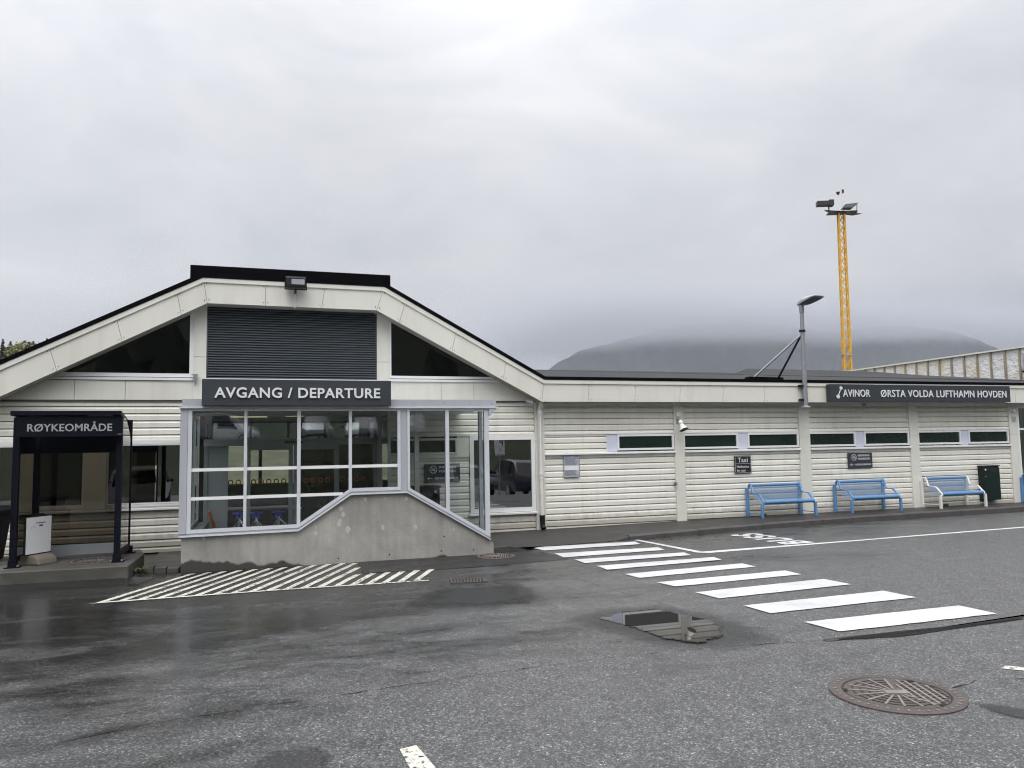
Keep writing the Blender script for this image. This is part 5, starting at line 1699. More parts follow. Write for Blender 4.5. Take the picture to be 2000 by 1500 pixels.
# bins
gb = thing('waste_bin', 'dark green steel waste bin on the wall right of the white framed bench', 'bin', (16.03, -0.2, 0.21))
MB().prism_x([(-0.03, 0.215), (-0.18, 0.215), (-0.18, 0.90), (-0.165, 0.99), (-0.03, 0.99)], 15.80, 16.29, 'green').build('body', gb, bevel=0.006)
MB().box(15.785, 16.30, -0.195, -0.025, 0.99, 1.01, 'green').build('lid', gb, bevel=0.004)
MB().box(16.00, 16.24, -0.186, -0.179, 0.86, 0.945, 'dark').build('slot', gb)
MB().lathe([(0.022, 0.0), (0.02, -0.006)], (15.86, -0.181, 0.915), 'letter', 12, 'y').lathe([(0.015, 0.0), (0.013, -0.005)], (15.86, -0.181, 0.76), 'grey_galv', 12, 'y').build('lock', gb)
bb = thing('waste_bin', 'black bin cabinet on the ramp behind the right porch glass', 'bin', (2.75, -0.3, -0.1))
MB().box(2.56, 2.98, -0.42, -0.05, 0.0, 0.93, 'blackplastic').build('body', bb, bevel=0.01)
MB().box(2.54, 3.00, -0.44, -0.04, 0.93, 0.96, 'blackplastic').build('lid', bb)
MB().lathe([(0.022, 0.0), (0.02, -0.006)], (2.90, -0.421, 0.86), 'letter', 12, 'y').lathe([(0.018, 0.0), (0.016, -0.006)], (2.62, -0.421, 0.70), 'grey_galv', 12, 'y').build('lock', bb)
wb = thing('wheelie_bin', 'black wheeled bin at the left edge of the photo', 'bin', (-3.62, -1.55, 0.0))
MB().add([(-3.84, -1.85, 0.06), (-3.42, -1.85, 0.06), (-3.42, -1.3, 0.06), (-3.84, -1.3, 0.06), (-3.92, -1.95, 0.84), (-3.34, -1.95, 0.84), (-3.34, -1.2, 0.84), (-3.92, -1.2, 0.84)], [(0, 3, 2, 1), (4, 5, 6, 7), (0, 1, 5, 4), (1, 2, 6, 5), (2, 3, 7, 6), (3, 0, 4, 7)], 'binblack').build('body', wb, bevel=0.02)
MB().prism_y([(-3.96, 0.842), (-3.30, 0.842), (-3.30, 0.885), (-3.40, 0.92), (-3.86, 0.92), (-3.96, 0.885)], -1.99, -1.15, 'binblack').build('lid', wb, bevel=0.01)
for xx in (-3.86, -3.40): MB().lathe([(0.10, -0.03), (0.10, 0.03)], (xx, -1.28, 0.10), 'rubber', 16, 'x').build('wheel', wb)

# ------------------------------------------------------------------ smoking shelter
sbp = MB()
sbp.prism_z([(-9, -2.68), (-1.60, -2.86), (-1.58, -1.62), (-1.70, -1.10), (-9, -1.0)], -0.05, 0.20, 'slab')
so_ = sbp.build('shelter_platform', bevel=0.015)
tag(so_, 'low weathered concrete platform under the smoking shelter', 'platform')
SH = thing('smoking_shelter', 'navy steel smoking shelter with smoked glass and a lettered fascia', 'shelter', (-2.35, -2.0, 0.2))
YS0, YS1 = -2.56, -1.50
for x, y in ((-2.985, -2.46), (-1.80, -2.46), (-2.985, YS1), (-1.80, YS1)):
    w_ = 0.036 if not (x > -2 and y > -2) else 0.012
    p_ = MB().box(x-w_, x+w_, y-w_, y+w_, 0.20, 2.10, 'navy').box(x-0.085, x+0.085, y-0.06, y+0.06, 0.20, 0.215, 'navy').box(x-0.045, x+0.045, y-0.045, y+0.045, 0.215, 0.30, 'navy')
    for bx_, by_ in ((-0.065, -0.04), (0.065, -0.04)): p_.lathe([(0.013, 0.0), (0.013, 0.02)], (x+bx_, y+by_, 0.215), 'grey_galv', 6)
    p_.build('post', SH)
rb = MB().add([(-3.02, -2.66, 2.115), (-1.755, -2.66, 2.115), (-1.86, -1.42, 2.06), (-2.99, -1.42, 2.06), (-3.02, -2.66, 2.175), (-1.755, -2.66, 2.175), (-1.86, -1.42, 2.11), (-2.99, -1.42, 2.11)], [(0, 3, 2, 1), (4, 5, 6, 7), (0, 1, 5, 4), (1, 2, 6, 5), (2, 3, 7, 6), (3, 0, 4, 7)], 'navy')
rb.build('roof', SH, bevel=0.006)
MB().box(-2.963, -1.745, -2.625, -2.565, 1.845, 2.10, 'navy').build('sign_board', SH)
lt = MB()
text_into(lt, 'RØYKEOMRÅDE', -2.834, 1.913, 0.094, 'letter_dim', -2.626, width=0.968, depth=0.006, bold=0.014, spacing=1.04)
lt.box(-1.80, -1.755, -2.627, -2.625, 1.868, 1.874, 'letter_dim')
lt.build('lettering', SH)
lb = MB().box(-2.15, -1.86, -2.62, -2.60, 2.105, 2.122, 'lamp_grey'); lb.build('light_strip', SH)
# glass walls
MB().add([(-2.95, YS1, 0.30), (-1.835, YS1, 0.30), (-1.835, YS1, 2.06), (-2.95, YS1, 2.06)], [(0, 1, 2, 3)], 'glass_smoke').build('pane', SH)
for x in (-2.985, -1.80):
    q = [(x, -2.42, 0.34), (x, YS1-0.04, 0.34), (x, YS1-0.04, 1.72)]
    MB().add(q + [(x, YS1-0.12, 1.86), (x, YS1-0.30, 2.0), (x, YS1-0.5, 2.10), (x, -2.42, 2.12)], [tuple(range(7))], 'glass_smoke_lt').build('pane', SH)
MB().box(-2.95, -1.835, YS1-0.012, YS1+0.012, 0.22, 0.36, 'lamp_grey').build('kick_plate', SH)
MB().box(-2.95, -1.815, YS1-0.02, YS1+0.02, 1.635, 2.10, 'navy').build('back_header', SH)
for x in (-2.985, -1.80):
    MB().box(x-0.02, x+0.02, -2.42, YS1-0.04, 0.26, 0.33, 'navy').build('side_rail', SH)
# free-standing board
sb = thing('sandwich_board', 'white poster board on a sand coloured weighted base in the smoking shelter', 'poster stand', (-2.79, -2.17, 0.2), world=False, rz=radians(58))
MB().prism_x([(-0.20, 0.0), (0.20, 0.0), (0.17, 0.085), (0.10, 0.125), (-0.10, 0.125), (-0.17, 0.085)], -0.15, 0.15, 'sand').build('base', sb, bevel=0.02)
MB().box(-0.205, 0.205, -0.018, 0.012, 0.125, 0.62, 'blackplastic').box(-0.08, 0.08, -0.015, 0.01, 0.62, 0.65, 'blackplastic').build('frame', sb)
MB().box(-0.195, 0.195, -0.022, -0.018, 0.14, 0.608, 'paper').build('poster', sb)
pr = MB()
pr.box(-0.05, 0.10, -0.0235, -0.022, 0.525, 0.537, 'ink').box(0.0, 0.06, -0.0235, -0.022, 0.487, 0.505, 'signblack')
pr.tube([(-0.12, -0.0235, 0.46), (-0.118, -0.0235, 0.485), (-0.09, -0.0235, 0.495), (-0.065, -0.0235, 0.485), (-0.063, -0.0235, 0.46)], 0.003, 'notice', 5)
pr.build('printing', sb)

# concrete blocks and weeds between shelter and porch
cb = MB()
cb.box(-1.56, -1.08, -2.05, -0.06, -0.05, 0.022, 'slab')
for k in range(3): cb.box(-1.52+0.155*k, -1.38+0.155*k, -2.30, -2.08, -0.05, 0.09-0.02*k, 'slab')
o_ = cb.build('edging_stones'); tag(o_, 'dark edging stones in the gap between shelter platform and porch', 'edging')
def weed(x, y, z, n_, h_, label, seed):
    rnd = random.Random(seed)
    t = thing('weed', label, 'weed', (x, y, z), world=False, group='weeds at the foot of the wall')
    lf = MB()
    for k in range(n_):
        a = rnd.uniform(0, 2*pi); l = h_*rnd.uniform(0.5, 1.2); w_ = 0.010+0.006*rnd.random()
        d = Vector((cos(a), sin(a), 0)); s_ = Vector((-sin(a), cos(a), 0))
        o = Vector((rnd.uniform(-0.05, 0.05), rnd.uniform(-0.05, 0.05), 0))
        p1 = o+d*l*0.35+Vector((0, 0, l*0.7)); p2 = o+d*l*0.9+Vector((0, 0, l*0.75))
        lf.add([o-s_*w_*0.5, o+s_*w_*0.5, p1+s_*w_, p1-s_*w_, p2], [(0, 1, 2, 3), (3, 2, 4)], 'leaf_weed')
    lf.build('leaves', t, fix=False)
weed(-1.50, -2.44, 0.0, 46, 0.12, 'tuft of green weeds at the corner of the shelter platform', 1)
weed(9.9, -0.07, 0.105, 26, 0.06, 'small weeds at the wall foot behind the first blue bench', 2)
weed(14.75, -0.07, 0.12, 26, 0.07, 'small weeds at the wall foot under the white framed bench', 3)

# ------------------------------------------------------------------ mast behind the building
def mast():
    d = F + R*((1651-1000)/FPX) + U*((750-700)/FPX)
    b = Vector((0, -DIST, EYE)) + d*45.0
    t = thing('floodlight_mast', 'tall yellow lattice mast with dark floodlights behind the terminal', 'mast', (b.x, b.y, -0.98), world=False, rz=radians(-25))
    lat = MB()
    H0, H1 = 0.0, 16.1
    half = lambda z: 0.215-0.05*z/15.75
    t.rotation_euler = (0, 0.012, radians(-25))
    cs = [(-1, -1), (1, -1), (1, 1), (-1, 1)]
    for sx, sy in cs:
        lat.tube([(sx*half(H0), sy*half(H0), H0), (sx*half(H1), sy*half(H1), H1)], 0.042, 'yellow', 6)
    nz = 26
    for k in range(nz):
        za, zb_ = H0+(H1-H0)*k/nz, H0+(H1-H0)*(k+1)/nz
        for i in range(4):
            (ax1, ay1), (bx1, by1) = cs[i], cs[(i+1) % 4]
            for q_ in (0, 1):
                if q_: (ax1, ay1), (bx1, by1) = (bx1, by1), (ax1, ay1)
                lat.tube([(ax1*half(za), ay1*half(za), za), (bx1*half(zb_), by1*half(zb_), zb_)], 0.020, 'yellow', 5)
    lat.build('lattice', t, fix=False)
    rg_ = MB()
    zc = 7.66
    for i in range(4):
        (ax1, ay1), (bx1, by1) = cs[i], cs[(i+1) % 4]
        rg_.bar((ax1*0.24, ay1*0.24, zc), (bx1*0.24, by1*0.24, zc), 0.05, 0.09, 'grey_galv')
    rg_.build('joint_ring', t)
    pf = MB().add([(-1.05, -0.25, 16.31), (0.2, -0.45, 16.11), (1.15, -0.25, 15.98), (0.75, 0.4, 16.08), (-0.7, 0.4, 16.36)], [(0, 1, 2, 3, 4)], 'signblack')
    pf.prism_z([(-0.75, -0.3), (0.85, -0.3), (0.85, 0.3), (-0.75, 0.3)], 16.12, 16.19, 'signblack')
    pf.build('platform', t)
    f1 = MB().box(-1.40, -0.70, -0.30, 0.10, 16.58, 16.86, 'signblack').box(-0.72, -0.45, -0.32, 0.12, 16.56, 16.91, 'signblack').tube([(-0.68, 0, 16.16), (-0.68, 0, 16.61)], 0.04, 'signblack')
    f1.build('floodlight', t, bevel=0.03)
    f2 = MB().add([(0.05, -0.25, 16.41), (0.20, -0.25, 16.61), (0.95, -0.25, 16.66), (0.60, -0.25, 16.38), (0.05, 0.25, 16.41), (0.20, 0.25, 16.61), (0.95, 0.25, 16.66), (0.60, 0.25, 16.38)], [(0, 3, 2, 1), (4, 5, 6, 7), (0, 1, 5, 4), (1, 2, 6, 5), (2, 3, 7, 6), (3, 0, 4, 7)], 'louver')
    f2.tube([(0.9, 0, 16.06), (0.92, 0, 16.61)], 0.025, 'grey_galv')
    f2.build('floodlight', t)
    an = MB().tube([(0.12, 0, 16.16), (0.10, 0, 17.51)], 0.035, 'white_pole', 8).tube([(0.1, 0, 17.21), (-0.05, 0, 17.11), (-0.12, 0, 17.21), (-0.12, 0, 17.31)], 0.018, 'white_pole', 6)
    an.build('pole', t)
    MB().lathe([(0.02, 0.0), (0.07, 0.02), (0.10, 0.12), (0.11, 0.14), (0.11, 0.17)], (-0.12, 0, 17.26), 'dark_red', 12).build('red_lamp', t, smooth=True)
    MB().box(0.09, 0.20, -0.06, 0.06, 17.36, 17.56, 'signblack').build('sensor', t)
mast()

# ------------------------------------------------------------------ neighbouring building under construction
NBX = 27.0
nbd = thing('neighbouring_building', 'unfinished wing with white wind barrier and timber studs behind the right roof', 'building', (NBX, 12, -0.6))
MB().box(NBX, NBX+12, 1.5, 21, -0.97, 5.0, 'wrap').build('wall', nbd)
st_ = MB()
for k in range(31):
    y = 2.2+0.6*k
    st_.box(NBX-0.06, NBX-0.002, y-0.032, y+0.032, -0.5, 4.99, 'timber')
st_.build('stud', nbd)
MB().box(NBX-0.10, NBX+12.1, 1.4, 21.1, 5.0, 5.06, 'cream_panel').build('roof', nbd)
MB().box(NBX-0.09, NBX-0.002, 1.4, 10, 3.35, 3.47, 'timber').build('batten', nbd)
ac = thing('air_conditioner', 'grey heat pump unit on a bracket on the unfinished wing, at the right edge', 'heat pump', (NBX-0.4, 7.3, 4.0))
MB().box(NBX-0.45, NBX-0.08, 6.30, 7.17, 4.12, 4.78, 'lamp_grey').build('casing', ac, bevel=0.02)
MB().lathe([(0.27, 0.0), (0.27, -0.01), (0.24, -0.012)], (NBX-0.451, 6.85, 4.45), 'grey_galv', 24, 'x').lathe([(0.07, 0.0), (0.07, -0.02)], (NBX-0.465, 6.85, 4.45), 'white', 16, 'x').build('fan_grille', ac)
MB().box(NBX-0.5, NBX-0.06, 7.10, 7.17, 4.04, 4.11, 'blackplastic').box(NBX-0.5, NBX-0.06, 6.35, 6.42, 4.04, 4.11, 'blackplastic').box(NBX-0.35, NBX-0.25, 6.2, 8.0, 3.60, 3.70, 'blackplastic').tube([(NBX-0.3, 7.13, 4.04), (NBX-0.3, 7.25, 3.65)], 0.03, 'blackplastic').build('bracket', ac)

# ------------------------------------------------------------------ trees on the left ridge
def at_px(px, depth, py=700):
    d = F + R*((px-1000)/FPX) + U*((750-py)/FPX)
    p = Vector((0, -DIST, EYE)) + d*(depth/d.dot(F))
    return Vector((p.x, p.y, 0))
hillc = at_px(20, 125)
hm = MB()
nx, ny = 30, 20
for j in range(ny+1):
    for i in range(nx+1):
        u, w_ = i/nx*2-1, j/ny*2-1
        x = hillc.x-30+u*70; y = hillc.y+10+w_*45
        z = -0.65+13.5*max(0, 1-u*u)**1.2*max(0, 1-w_*w_)+0.6*mnoise.noise(Vector((x*0.06, y*0.06, 3)))
        hm.v.append((x, y, z))
k_ = hm.mat('hill')
for j in range(ny):
    for i in range(nx):
        a = j*(nx+1)+i
        hm.f.append((a, a+1, a+nx+2, a+nx+1)); hm.mi.append(k_)
struct(hm.build('hill', smooth=True))
TG = 'trees on the ridge behind the gable'
def tree(px, depth, top_z, h_, wd, kind, label, seed):
    rnd = random.Random(seed)
    b = at_px(px, depth, 662); bz = top_z-h_
    t = thing('spruce_tree' if kind == 'con' else 'broadleaf_tree', label, 'tree', (b.x, b.y, bz), world=False, group=TG)
    tk = MB().tube([(0, 0, -3.0), (0, 0, h_*0.5), (0.1, 0, h_*0.97)], [0.22, 0.13, 0.02], 'bark', 7)
    lf = MB(); lm = {'con': 'leaf_con', 'dec': 'leaf_dec', 'aut': 'leaf_aut'}[kind]
    if kind == 'con':
        nlay = 44
        for k in range(nlay):
            z = h_*(0.12+0.88*k/nlay); rr = wd*0.75*(1-k/nlay)**0.85*rnd.uniform(0.8, 1.15)+0.08
            for q in range(22):
                a = rnd.uniform(0, 2*pi); l = rr*rnd.uniform(0.55, 1.1); d = Vector((cos(a), sin(a), 0)); s_ = Vector((-sin(a), cos(a), 0))
                p0 = Vector((0, 0, z+0.1)); p1 = d*l+Vector((0, 0, z-0.28*l+rnd.uniform(-0.1, 0.1))); w_ = 0.10+0.16*l
                md = (p0*0.45+p1*0.55)
                lf.add([p0, md+s_*w_+Vector((0, 0, -0.1)), p1, md-s_*w_+Vector((0, 0, -0.1))], [(0, 1, 2, 3)], lm)
    else:
        cl = []
        for k in range(22):
            a = rnd.uniform(0, 2*pi); u = rnd.uniform(0.15, 1)
            zz = h_*(0.35+0.58*rnd.random()); prof_ = sqrt(max(0.05, 1-((zz/h_-0.62)/0.42)**2))
            cl.append((Vector((cos(a)*u*wd*0.5*prof_, sin(a)*u*wd*0.5*prof_, zz)), wd*rnd.uniform(0.16, 0.28)))
        for k in range(5):
            c = cl[k][0]; tk.tube([(0, 0, h_*0.35), (c.x*0.5, c.y*0.5, (h_*0.4+c.z)/2), c], [0.08, 0.05, 0.02], 'bark', 5)
        for c, r_ in cl:
            for q in range(130):
                d = Vector((rnd.gauss(0, 1), rnd.gauss(0, 1), rnd.gauss(0, 0.8))).normalized()*r_*rnd.uniform(0.5, 1.05)
                p = c+d; e = Vector((rnd.gauss(0, 1), rnd.gauss(0, 1), rnd.gauss(0, 1))).normalized(); g_ = e.orthogonal().normalized(); w_ = rnd.uniform(0.14, 0.28)
                lf.add([p+e*w_, p+g_*w_*0.8, p-e*w_, p-g_*w_*0.8], [(0, 1, 2, 3)], lm)
    tk.build('trunk', t)
    lf.build('crown', t, fix=False)
D_ = 118
def zt(py): return 1.6+(890.5-py)/FPX*D_
for i, (px, py, h_, wd, kind, lab) in enumerate([
        (6, 659, 11, 2.6, 'con', 'slim dark pointed spruce at the far left above the roof edge'),
        (-6, 668, 10, 3.2, 'con', 'dark spruce cut off by the left edge of the photo'),
        (1, 684, 8, 4.2, 'aut', 'low rusty orange tree beside the pointed spruce'),
        (21, 664, 10, 3.4, 'con', 'dark ragged spruce right of the pointed spruce'),
        (34, 662.5, 10.5, 5.4, 'dec', 'broad olive green tree in the middle of the ridge'),
        (45, 659.5, 10.5, 3.0, 'con', 'dark spruce tip just right of the broad olive tree'),
        (57, 666, 9, 3.2, 'con', 'dark spruce between the two olive trees'),
        (66, 667, 9, 2.8, 'con', 'slim dark spruce left of the yellow green tree'),
        (80, 658, 10, 4.8, 'dec', 'yellow green tree nearest the roof slope'),
        (92, 660, 9, 3.0, 'con', 'small dark tree at the right end of the ridge'),
        (12, 676, 9, 5.0, 'con', 'dark bushy conifer behind the orange tree'),
        (27, 674, 9, 5.0, 'dec', 'olive tree behind the ragged spruce'),
        (50, 672, 9, 5.5, 'dec', 'olive tree behind the spruce tip'),
        (72, 672, 9, 5.0, 'con', 'dark bushy conifer behind the yellow green tree'),
        (99, 672, 8, 4.5, 'dec', 'olive tree nearly hidden by the roof slope')]):
    tree(px, D_+(i % 3)*3, zt(py), h_, wd, kind, lab, 40+i)

# low scrub bank along the far side of the airfield, seen through the hall
bkm = MB()
for i in range(61):
    x = -120+4*i
    for (y, z) in ((62, -1.0), (70, 0.8+0.5*mnoise.noise(Vector((x*0.1, 1, 1)))), (80, 3.6+0.9*mnoise.noise(Vector((x*0.13, 5, 1)))), (95, 4.4), (130, -1.0)):
        bkm.v.append((x, y, z))
kq = bkm.mat('scrub')
for i in range(60):
    for k in range(4):
        a = i*5+k; bkm.f.append((a, a+5, a+6, a+1)); bkm.mi.append(kq)
struct(bkm.build('embankment', smooth=True))

# ------------------------------------------------------------------ mountain with its top in the cloud
mt_ = MB()
DM = 1500.0
prof_px = [(820, 810), (960, 770), (1040, 742), (1075, 719), (1105, 700), (1140, 683), (1190, 672), (1260, 652), (1340, 635), (1450, 628), (1560, 640), (1640, 648), (1700, 640), (1780, 636), (1850, 646), (1890, 655), (1925, 670), (1960, 688), (2020, 715), (2120, 765), (2250, 800)]
nr = 26
rows_ = []
for i in range(len(prof_px)-1):
    for s_ in range(8):
        u = s_/8
        px = prof_px[i][0]*(1-u)+prof_px[i+1][0]*u; py = prof_px[i][1]*(1-u)+prof_px[i+1][1]*u
        rows_.append((px, py))
nn_ = len(rows_)
for (px, py) in rows_:
    hor = 875-0.0172*(px-1000)
    top = 1.6+(hor-py)/FPX*DM
    for k in range(nr+1):
        u = k/nr                           # 0 at the foot (nearer), 1 at the crest, then down behind
        dd = DM-420*(1-u)
        p = at_px(px, dd)
        z = -1+(top+1)*(u**1.15)
        z += (12*mnoise.noise(Vector((px*0.012, u*4.0, 1.0)))+6*mnoise.noise(Vector((px*0.05, u*9.0, 7.0))))*(u if u < 0.97 else 0.35)
        mt_.v.append((p.x, p.y, z))
    p = at_px(px, DM+300); mt_.v.append((p.x, p.y, -1))
kq = mt_.mat('mountain')
R_ = nr+2
for i in range(nn_-1):
    for k in range(R_-1):
        a = i*R_+k
        mt_.f.append((a, a+R_, a+R_+1, a+1)); mt_.mi.append(kq)
struct(mt_.build('mountain', smooth=False))

# ------------------------------------------------------------------ what the windows mirror: hillside, woods and parked cars behind the camera
hb_ = MB()
ys = [-36, -38.5, -41, -52, -60, -75, -95, -120, -150, -190, -260]
zs = [-0.9, 0.6, 2.2, 2.3, 4.0, 9, 17, 27, 38, 46, 50]
xg = [-260+26*i for i in range(21)]
for j, (y, z) in enumerate(zip(ys, zs)):
    for x in xg:
        a = 0 if j < 4 else 2.5*mnoise.noise(Vector((x*0.03, y*0.03, 5)))
        hb_.v.append((x, y, z+a))
kq = hb_.mat('hill')
for j in range(len(ys)-1):
    for i in range(len(xg)-1):
        a = j*len(xg)+i
        hb_.f.append((a, a+len(xg), a+len(xg)+1, a+1)); hb_.mi.append(kq)
struct(hb_.build('hillside'))
MB()
pk_ = MB().sheet([(-60, -51.8), (60, -51.8), (60, -41), (-60, -41)], 2.32, 'asphalt')
struct(pk_.build('parking_terrace'))
wd_ = MB()
rnd = random.Random(99)
for k in range(420):
    x = rnd.uniform(-200, 200); y = rnd.uniform(-200, -60)
    z = 0
    for (ya, za), (yb, zb_) in zip(zip(ys, zs), zip(ys[1:], zs[1:])):
        if yb <= y <= ya: z = za+(zb_-za)*(y-ya)/(yb-ya)
    h_ = rnd.uniform(7, 13); r_ = rnd.uniform(1.6, 3.2)
    lm = rnd.choice(['leaf_con', 'leaf_con', 'leaf_dec', 'leaf_con'])
    n_ = 9; ringz = [0.1, 0.35, 0.6, 0.85, 1.0]; rad = [0.75, 1.0, 0.75, 0.4, 0.05] if lm != 'leaf_con' else [1.0, 0.8, 0.55, 0.28, 0.03]
    v = []; f = []
    for zi, ra in zip(ringz, rad):
        for q in range(n_):
            a = 2*pi*q/n_; rr = r_*ra*rnd.uniform(0.7, 1.25)
            v.append((x+rr*cos(a), y+rr*sin(a), z-1+h_*zi+rnd.uniform(-0.5, 0.5)))
    for i in range(len(rad)-1):
        for q in range(n_):
            q2 = (q+1) % n_; f.append((i*n_+q, i*n_+q2, (i+1)*n_+q2, (i+1)*n_+q))
    wd_.add(v, f, lm)
wo = wd_.build('woodland', fix=False)
tag(wo, 'dark wooded hillside opposite the terminal, seen only mirrored in the windows', 'woodland', kind='stuff')

def car(kind, paintm, label, loc, rz, group='parked cars mirrored in the windows'):
    t = thing('parked_van' if kind == 'van' else 'parked_car', label, 'van' if kind == 'van' else 'car', loc, world=False, group=group, rz=rz)
    # x forward, y left; shells lofted from side stations: (x, z_low, z_belt, z_roof, half width)
    if kind == 'van':
        st = [(-2.20, 0.45, 0.95, 1.02, 0.80), (-2.15, 0.32, 1.0, 1.70, 0.86), (-1.6, 0.28, 1.02, 1.83, 0.90), (0.3, 0.28, 1.02, 1.84, 0.91), (0.75, 0.28, 1.02, 1.74, 0.91), (1.45, 0.28, 1.0, 1.12, 0.90), (2.05, 0.30, 0.88, 0.95, 0.84), (2.22, 0.42, 0.72, 0.76, 0.70)]
    else:
        st = [(-2.30, 0.50, 0.85, 0.95, 0.78), (-2.22, 0.36, 0.98, 1.10, 0.88), (-1.75, 0.32, 1.0, 1.58, 0.93), (-0.2, 0.30, 1.0, 1.68, 0.94), (0.45, 0.30, 1.0, 1.60, 0.94), (1.15, 0.30, 0.98, 1.08, 0.93), (2.10, 0.34, 0.88, 0.93, 0.88), (2.30, 0.45, 0.72, 0.76, 0.74)]
    bd = MB(); v = []; f = []
    for x, zl, zb_, zr, hw in st:
        tw = hw*(0.80 if zr > zb_+0.3 else 0.92)
        for y, z in ((-hw*0.94, zl), (-hw, (zl+zb_)/2), (-hw*0.98, zb_), (-tw, zr-0.05), (-tw*0.85, zr), (tw*0.85, zr), (tw, zr-0.05), (hw*0.98, zb_), (hw, (zl+zb_)/2), (hw*0.94, zl)):
            v.append((x, y, z))
    for i in range(len(st)-1):
        for k in range(10):
            k2 = (k+1) % 10; f.append((i*10+k, i*10+k2, i*10+10+k2, i*10+10+k))
    f.append(tuple(range(10))); f.append(tuple((len(st)-1)*10+k for k in range(9, -1, -1)))
    bd.add(v, f, paintm)
    bd.build('body', t, smooth=True)
    gl = MB()
    hw, tw = st[3][4], st[3][4]*0.80
    zb_, zr = 1.03, st[3][3]-0.10
    xs_ = [(-1.55, -0.55), (-0.45, 0.42)] if kind != 'van' else [(-0.35, 0.55)]
    for s_ in (-1, 1):
        for a, b in xs_:
            gl.add([(a, s_*(hw*0.985+0.004), zb_), (b+0.45 if b > 0.3 else b, s_*(hw*0.985+0.004), zb_), (b, s_*(tw+0.02), zr), (a+0.05, s_*(tw+0.02), zr)], [(0, 1, 2, 3)], 'car_glass')
    a, b = st[-4], st[-3]
    gl.add([(b[0]-0.03, -0.74, b[3]+0.015), (b[0]-0.03, 0.74, b[3]+0.015), (a[0]+0.03, 0.66, a[3]-0.03), (a[0]+0.03, -0.66, a[3]-0.03)], [(0, 1, 2, 3)], 'car_glass')
    if kind == 'van': gl.add([(-2.20, -0.66, 1.12), (-2.20, 0.66, 1.12), (-2.175, 0.58, 1.62), (-2.175, -0.58, 1.62)], [(0, 1, 2, 3)], 'car_glass')
    else: gl.add([(-2.235, -0.70, 1.10), (-2.235, 0.70, 1.10), (-1.82, 0.64, 1.53), (-1.82, -0.64, 1.53)], [(0, 1, 2, 3)], 'car_glass')
    gl.build('window', t)
    for x in (-1.42, 1.42):
        for s_ in (-1, 1):
            wh = MB().lathe([(0.33, -0.10), (0.345, -0.06), (0.345, 0.06), (0.33, 0.10)], (x, s_*0.82, 0.345), 'rubber', 24, 'y').build('wheel', t, smooth=True)
            sub(MB().lathe([(0.22, -0.112), (0.06, -0.12)], (x, s_*0.82, 0.345), 'car_silver', 14, 'y').lathe([(0.22, 0.112), (0.06, 0.12)], (x, s_*0.82, 0.345), 'car_silver', 14, 'y').build('rim'), wh)
    for s_ in (-1, 1):
        zl_, zh_ = (0.85, 1.35) if kind == 'van' else (0.88, 1.06)
        MB().add([(st[1][0]-0.02, s_*st[1][4]*0.99, zl_), (st[1][0]-0.03, s_*(st[1][4]*0.80), zl_), (st[1][0]-0.03, s_*(st[1][4]*0.78), zh_), (st[1][0]-0.02, s_*st[1][4]*0.93, zh_)], [(0, 1, 2, 3)], 'tail_red').build('tail_light', t)
        MB().add([(2.14, s_*0.60, 0.72), (2.06, s_*0.84, 0.72), (2.04, s_*0.82, 0.86), (2.12, s_*0.58, 0.86)], [(0, 1, 2, 3)], 'letter').build('headlight', t)
        MB().box(0.85, 1.0, s_*1.0-0.09, s_*1.0+0.09, 1.02, 1.18, 'blackplastic').build('mirror', t, bevel=0.02)
    return t
car('van', 'car_white', 'white delivery van behind the camera, mirrored in the window beside the shelter', (-5.30, -27.2, -0.81), radians(-90))
car('suv', 'car_navy', 'dark blue estate car behind the camera, mirrored in the tall window right of the porch', (10.95, -19.4, -0.56), radians(-90))
car('suv', 'car_white', 'white car beside the dark blue one, mirrored in the tall window', (8.9, -27.0, -0.81), radians(-90))
ps = thing('parking_sign', 'white parking sign on a post behind the camera, mirrored in the tall window', 'sign', (9.25, -16.6, -0.4), world=False)
MB().box(-0.20, 0.20, 0.0, 0.02, 1.72, 2.42, 'car_white').build('board', ps)
MB().tube([(0, -0.03, 0), (0, -0.03, 2.4)], 0.03, 'grey_galv').build('post', ps)
lt = MB()
def psp(a, b, top): return (0.13-a, 0.023 if top else 0.02, 2.14+b)
text_into(lt, 'P', 0, 0, 0.22, 'signblack', 0, width=0.15, place=psp)
lt.box(-0.20, 0.20, 0.0205, 0.0215, 2.08, 2.09, 'signblack').box(-0.15, 0.15, 0.0205, 0.0215, 1.755, 1.775, 'signblack')
lt.tube([(0.02, 0.022, 2.03), (0.03, 0.022, 1.96), (-0.03, 0.022, 1.95), (-0.05, 0.022, 1.89)], 0.009, 'signblack', 5)
lt.tube([(0.05, 0.022, 1.97), (0.06, 0.022, 1.92), (0.02, 0.022, 1.88), (-0.02, 0.022, 1.91)], 0.007, 'signblack', 5)
lt.build('lettering', ps)
for (x, kind, pt, lab, rz) in ((-2.5, 'van', 'car_white', 'white van on the upper parking terrace, mirrored in the middle porch panes', 15), (3.5, 'suv', 'car_silver', 'silver car on the upper parking terrace, mirrored in the porch glass', 85), (6.8, 'suv', 'car_white', 'white car on the upper parking terrace, mirrored in the porch glass', 95), (10.2, 'van', 'car_silver', 'silver van on the upper parking terrace, mirrored in the right porch panes', 100)):
    car(kind, pt, lab, (x, -45.5, 2.33), radians(rz))

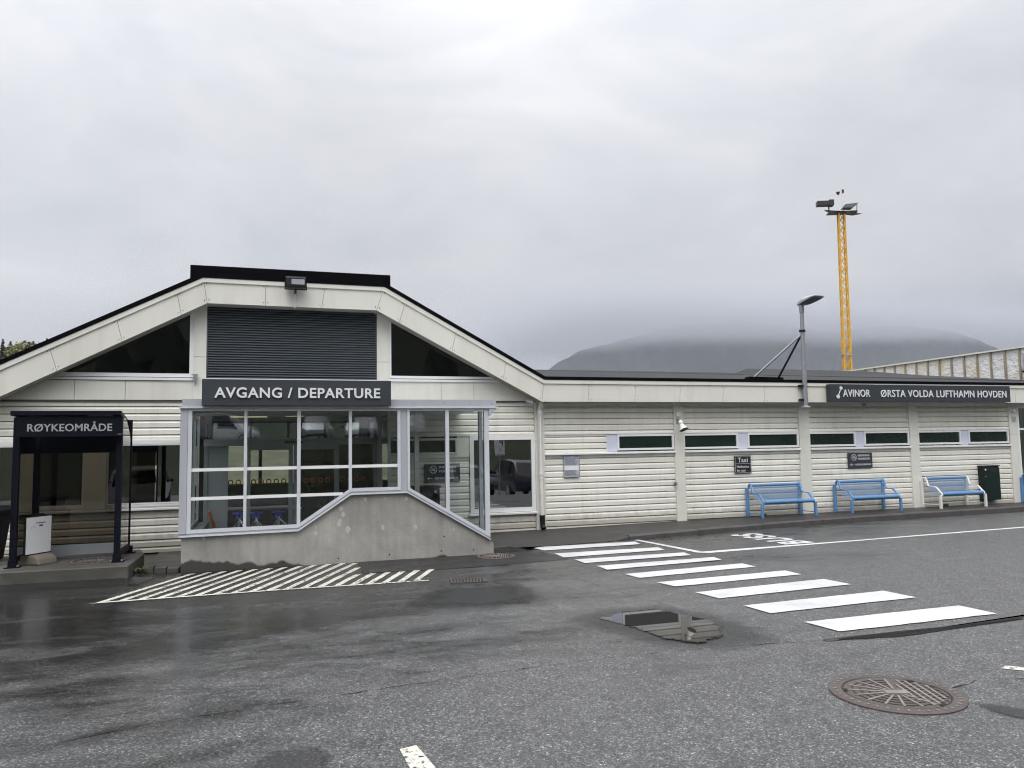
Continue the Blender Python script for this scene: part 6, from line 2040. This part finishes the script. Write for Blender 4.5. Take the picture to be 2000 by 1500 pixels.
# ------------------------------------------------------------------ air: even haze over the whole place, and the rain cloud on the mountain
def volbox(name, x0, x1, y0, y1, z0, z1, build):
    o = MB()
    v = [(x0, y0, z0), (x1, y0, z0), (x1, y1, z0), (x0, y1, z0), (x0, y0, z1), (x1, y0, z1), (x1, y1, z1), (x0, y1, z1)]
    me = bpy.data.meshes.new(name)
    me.from_pydata(v, [], [(0, 3, 2, 1), (4, 5, 6, 7), (0, 1, 5, 4), (1, 2, 6, 5), (2, 3, 7, 6), (3, 0, 4, 7)])
    mt, t, out = newmat(name)
    pv = N(t, 'ShaderNodeVolumePrincipled')
    t.links.new(pv.outputs[0], out.inputs['Volume'])
    build(t, pv)
    me.materials.append(mt)
    ob = bpy.data.objects.new(name, me); COL.objects.link(ob)
    ob['kind'] = 'stuff'
    return ob
HAZE_TOP = 292.0
def hz(t, pv):
    pv.inputs['Color'].default_value = (0.60, 0.63, 0.74, 1)
    pv.inputs['Density'].default_value = 0.00024
volbox('haze', -1610, 2210, -910, 2010, -2.0, HAZE_TOP, hz)

def lc(t, pv):
    pv.inputs['Color'].default_value = (0.64, 0.66, 0.72, 1)
    c = N(t, 'ShaderNodeTexCoord')
    sx = N(t, 'ShaderNodeSeparateXYZ')
    t.links.new(c.outputs['Object'], sx.inputs[0])
    nz = noise(t, coords(t, (0.0045, 0.0045, 0.011)), 1.0, 4, 0.55, 0.4)
    zz = math_(t, 'ADD', sx.outputs[2], math_(t, 'MULTIPLY', math_(t, 'SUBTRACT', nz, 0.5), 46.0))
    def step(v_, lo, hi, a_=0.0, b_=1.0):
        r = N(t, 'ShaderNodeMapRange', interpolation_type='SMOOTHSTEP')
        r.inputs['From Min'].default_value = lo
        r.inputs['From Max'].default_value = hi
        r.inputs['To Min'].default_value = a_
        r.inputs['To Max'].default_value = b_
        t.links.new(v_, r.inputs['Value'])
        return r.outputs[0]
    d = math_(t, 'MULTIPLY', step(zz, 166, 208), step(sx.outputs[2], 206, 262, 1.0, 0.0))
    d = math_(t, 'MULTIPLY', d, step(sx.outputs[0], 230, 560))
    d = math_(t, 'MULTIPLY', d, step(sx.outputs[1], 900, 1050))
    t.links.new(math_(t, 'MULTIPLY', d, 0.012), pv.inputs['Density'])
lcl = volbox('low_cloud', 200, 1750, 880, 1500, 120, 268, lc)
lcl['label'] = 'rain cloud lying on the mountain top'
